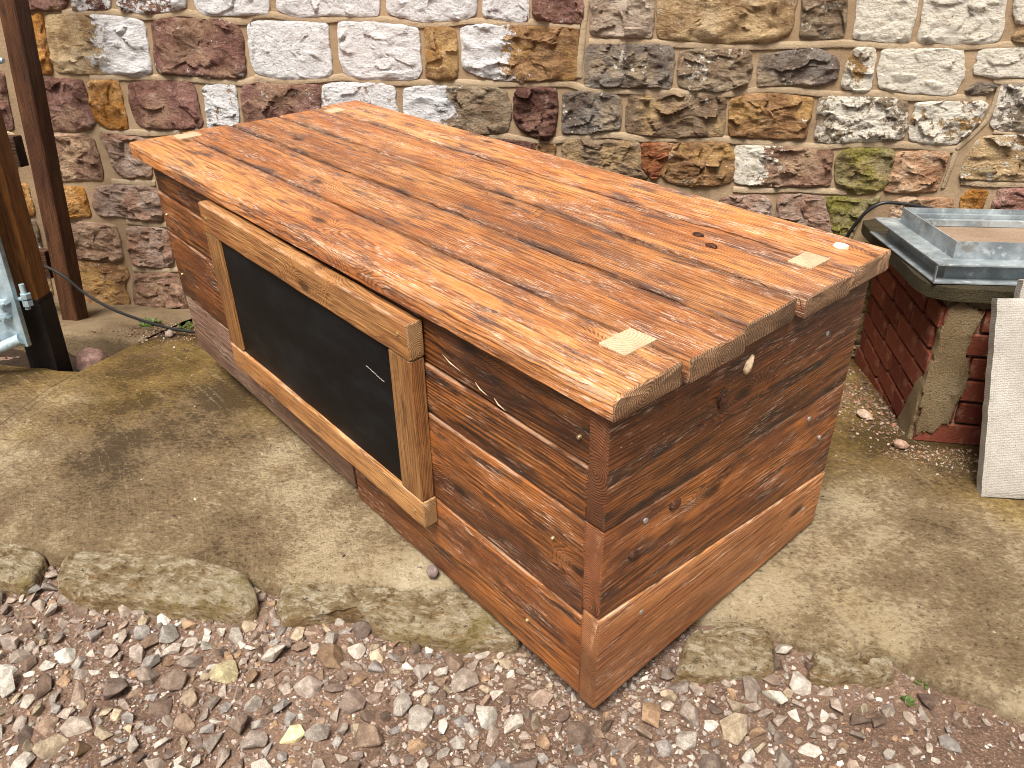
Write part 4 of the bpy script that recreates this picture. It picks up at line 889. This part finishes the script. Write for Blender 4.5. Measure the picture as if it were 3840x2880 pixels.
def stone_xf(u, s, r):
    q = US(u, s); e = Matrix.Rotation(rng.uniform(0, 6.28), 4, 'Z')@Matrix.Rotation(rng.gauss(0, .28), 4, 'X')@Matrix.Rotation(rng.gauss(0, .28), 4, 'Y')
    return Vector((q.x, q.y, z_soil(u, s))), e
def tinted(me, cols):
    a = me.color_attributes.new('tint', 'FLOAT_COLOR', 'POINT'); buf = []
    for c in cols: buf += [c[0], c[1], c[2], 1]
    a.data.foreach_set('color', buf)
WORDS = {0:'pinkish grey',1:'grey brown',2:'pale grey',3:'dark brown grey',4:'whitish',5:'brown',6:'orange brown',7:'dark brown',8:'yellowish',9:'slate grey',10:'dull pink',11:'light pinkish'}
sV, sF, sC = [], [], []
def bake(u, s, r, c, sink, hull):
    loc, e = stone_xf(u, s, r); vv, ff = hull; W_ = [e@(v*r) for v in vv]; lo = min(v.z for v in W_); n = len(sV)
    dz = loc.z-lo-sink*r
    for v in W_: sV.append((v.x+loc.x, v.y+loc.y, v.z+dz)); sC.append(c)
    sF.extend(tuple(i+n for i in f) for f in ff)
for k, (u, s, r, c) in enumerate(parts):
    ti = rng.randrange(len(TINTS)); c = c or TINTS[ti]; f = rng.uniform(.62, 1.12); c = (min(.85, c[0]*f*.95), min(.85, c[1]*f), min(.85, c[2]*f*.97))
    if k < 300:
        vv, ff = rng.choice(BIG); loc, e = stone_xf(u, s, r); W_ = [e@(v*r) for v in vv]; lo = min(v.z for v in W_)
        me = mesh('gravel_stone', W_, ff, smooth=False); tinted(me, [c]*len(W_))
        o = link('gravel_stone', me, M_GRAVEL, loc=(loc.x, loc.y, loc.z-lo-.25*r))
        lum = sum(c)/3; w = 'pale' if lum > .48 else 'dark' if lum < .27 else 'mid toned'
        hue = 'yellowish' if c[1]-c[2] > .12 else 'brown' if c[0]-c[2] > .14 else 'grey'
        where = 'left of the counter' if u < .45 else 'in front of the counter' if u < 1.25 else 'by the counter corner'
        tag(o, f'{w} {hue} angular stone in the loose gravel {where}', 'stone', f'{w} {hue} gravel stones {where}')
    else: bake(u, s, r, c, .3, rng.choice(HULLS))
# fines between them, thicker along the slab edge
cnt = 0
while cnt < 11000:
    u = rng.uniform(-.5, 2.15); s = rng.uniform(1.74, 2.48); r = .0018+.0055*rng.random()**2
    if not allowed(u, s, r): continue
    e = s-lerp_tab(SLAB_EDGE, u)
    if rng.random() > .5+.5*math.exp(-e*9) : continue
    if u > 1.5 and rng.random() > .35: continue
    c = rng.choice(TINTS); f = rng.uniform(.7, 1.25); bake(u, s, r, tuple(min(.85, x*f) for x in c), .25, rng.choice(HULLS)); cnt += 1
me = mesh('gravel', sV, sF, smooth=False); tinted(me, sC); tag(link('gravel', me, M_GRAVEL), 'fine limestone chippings and grit filling between the larger stones', 'gravel', kind='stuff')
# grit and crumbs lying on the slab, thick in the corner by the pier and at the wall foot
sV, sF, sC = [], [], []
def bake_on(u, s, z, r, c):
    q = US(u, s, z); e = Matrix.Rotation(rng.uniform(0, 6.28), 4, 'Z')@Matrix.Rotation(rng.gauss(0, .3), 4, 'X'); vv, ff = rng.choice(HULLS); W_ = [e@(v*r) for v in vv]; lo = min(v.z for v in W_); n = len(sV)
    for v in W_: sV.append((v.x+q.x, v.y+q.y, v.z+q.z-lo-.2*r)); sC.append(c)
    sF.extend(tuple(i+n for i in f) for f in ff)
for k in range(420):
    u = rng.uniform(-.85, 2.5); s = rng.uniform(.4, 1.7)
    if under_box(u, s, .01): continue
    if s < lerp_tab(SLAB_EDGE, u)-.02: bake_on(u, s, z_slab(u, s), .0015+.006*rng.random()**4, rng.choice([(.70,.64,.55),(.12,.09,.07),(.45,.36,.28),(.6,.5,.38),(.3,.22,.17)]))
for k in range(1500):
    t = rng.random(); u = rng.gauss(2.02, .09); s = rng.gauss(.52, .20)
    if u > 2.11 and s < .9 or s < .03: continue
    bake_on(u, s, z_slab(u, s), .002+.008*rng.random()**3, rng.choice([(.22,.15,.11),(.34,.26,.20),(.48,.38,.28),(.15,.10,.08),(.40,.20,.14)]))
for k in range(900):
    u = rng.gauss(2.16, .10); s = rng.gauss(.93, .06)
    if s < .88 or s > 1.12: continue
    bake_on(u, s, z_slab(u, s), .0015+.005*rng.random()**3, rng.choice([(.32,.24,.18),(.48,.40,.31),(.2,.14,.1),(.40,.2,.13)]))
for k in range(900):
    u = rng.gauss(-.86, .12); s = rng.gauss(.40, .07)
    bake_on(u, s, (z_slab(u, s) if u > -.87 else zg_s(s)+.004), .002+.006*rng.random()**3, rng.choice([(.20,.10,.05),(.28,.15,.08),(.42,.33,.24),(.12,.07,.05),(.55,.48,.4)]))
for k in range(700):
    u = rng.uniform(-1.7, -.9); s = rng.uniform(.55, .90)
    bake_on(u, s, z_soil(u, s), .003+.009*rng.random()**3, rng.choice([(.07,.045,.03),(.12,.08,.06),(.25,.2,.16),(.05,.03,.02)]))
me = mesh('grit', sV, sF, smooth=False); tinted(me, sC); tag(link('grit', me, M_GRAVEL), 'crumbs of grit and dirt scattered over the concrete', 'grit', kind='stuff')
def loose(name, u, s, z, rx, ry, rz, c, label, sm=True, k=0):
    bm = bmesh.new(); bmesh.ops.create_icosphere(bm, subdivisions=4, radius=1); sdv = rng.uniform(0, 9)
    for v in bm.verts:
        n_ = v.co.normalized(); f = 1+.16*fbm(n_, 1.3, 3, sdv)+.03*fbm(n_, 6, 3, sdv); v.co = Vector((n_.x*rx*f, n_.y*ry*f, n_.z*rz*f))
    me = bpy.data.meshes.new(name); bm.to_mesh(me); bm.free(); me.polygons.foreach_set('use_smooth', [True]*len(me.polygons)); tinted(me, [c]*len(me.vertices))
    q = US(u, s, z); o = link(name, me, M_GRAVEL, M=Matrix.Translation(q)@Matrix.Rotation(rng.uniform(-.4, .4), 4, 'Z')); tag(o, label, 'stone'); return o
loose('loose_stone', -.965, .735, zg_s(.735)-.040, .066, .058, .062, (.30,.19,.165), 'rounded pinkish boulder in the dark hole beside the gate post')
loose('loose_stone', -.80, .445, zg_s(.445)+.010, .026, .018, .016, (.40,.33,.28), 'small grey stone in the dirt at the wall foot')
loose('loose_stone', 2.06, .915, zg_s(.915)+.012, .022, .016, .014, (.42,.28,.21), 'brownish pebble on the concrete near the brick pier')
loose('loose_stone', 2.00, .70, zg_s(.70)+.010, .030, .02, .013, (.55,.42,.33), 'flat pinkish flake of stone between counter and pier')
loose('loose_stone', .757, 1.715, .004, .020, .015, .014, (.24,.19,.18), 'dark pebble on the edging beside the counter front')
# ================================================================ WEEDS
def leafy(name, u, s, z, n, L, spread, label):
    V = []; F = []; q = US(u, s, z)
    for k in range(n):
        a = rng.uniform(0, 6.28); l = L*rng.uniform(.5, 1.1); el = rng.uniform(.3, 1.2); w = l*rng.uniform(.10, .2); d = Vector((math.cos(a), math.sin(a), 0)); sdw = Vector((-math.sin(a), math.cos(a), 0)); b0 = Vector((rng.gauss(0, spread), rng.gauss(0, spread), 0)); i0 = len(V)
        for t, wf in ((0,.2),(.35,.8),(.7,1),(1,.05)):
            c = b0+d*(l*t*math.cos(el))+Vector((0,0,l*(math.sin(el)*t-.45*t*t)))+Vector((0,0,.001)); V += [c-sdw*w*wf, c+Vector((0,0,-w*wf*.3)), c+sdw*w*wf]
        for t in range(3):
            for m in range(2): F.append((i0+t*3+m, i0+t*3+m+1, i0+t*3+m+4, i0+t*3+m+3))
    tag(link(name, mesh(name, V, F), M_LEAF, loc=q), label, 'weed')
leafy('weed', -.985, .33, zg_s(.33)+.004, 60, .05, .022, 'tuft of green weed under the cable at the wall foot')
leafy('weed', -.80, .33, zg_s(.33), 34, .04, .03, 'straggly weed beside the counter back corner')
leafy('weed', 1.928, 1.812, z_soil(1.928,1.83)+.004, 9, .022, .004, 'tiny green seedling at the slab edge, upper of two')
leafy('weed', 1.879, 1.868, z_soil(1.879,1.868)+.002, 14, .026, .006, 'tiny pale green seedling in bare soil, lower of two')
leafy('weed', 1.551, 1.905, z_soil(1.551,1.905)+.006, 6, .016, .004, 'tiny sprout among gravel below the square edging stone')
# bird dropping on the top
me, c = rock_face('splash', oval(.018,.010), .001, 2.0, back=-.001, N=24, amp=.03, rings=[1,.9,.6,.3]); o = link('splash', me, flat('white splash', (.8,.76,.7), .7), counter, M=KEEP@TOPF(.8005)@Matrix.Translation((2.128,.832,0)))
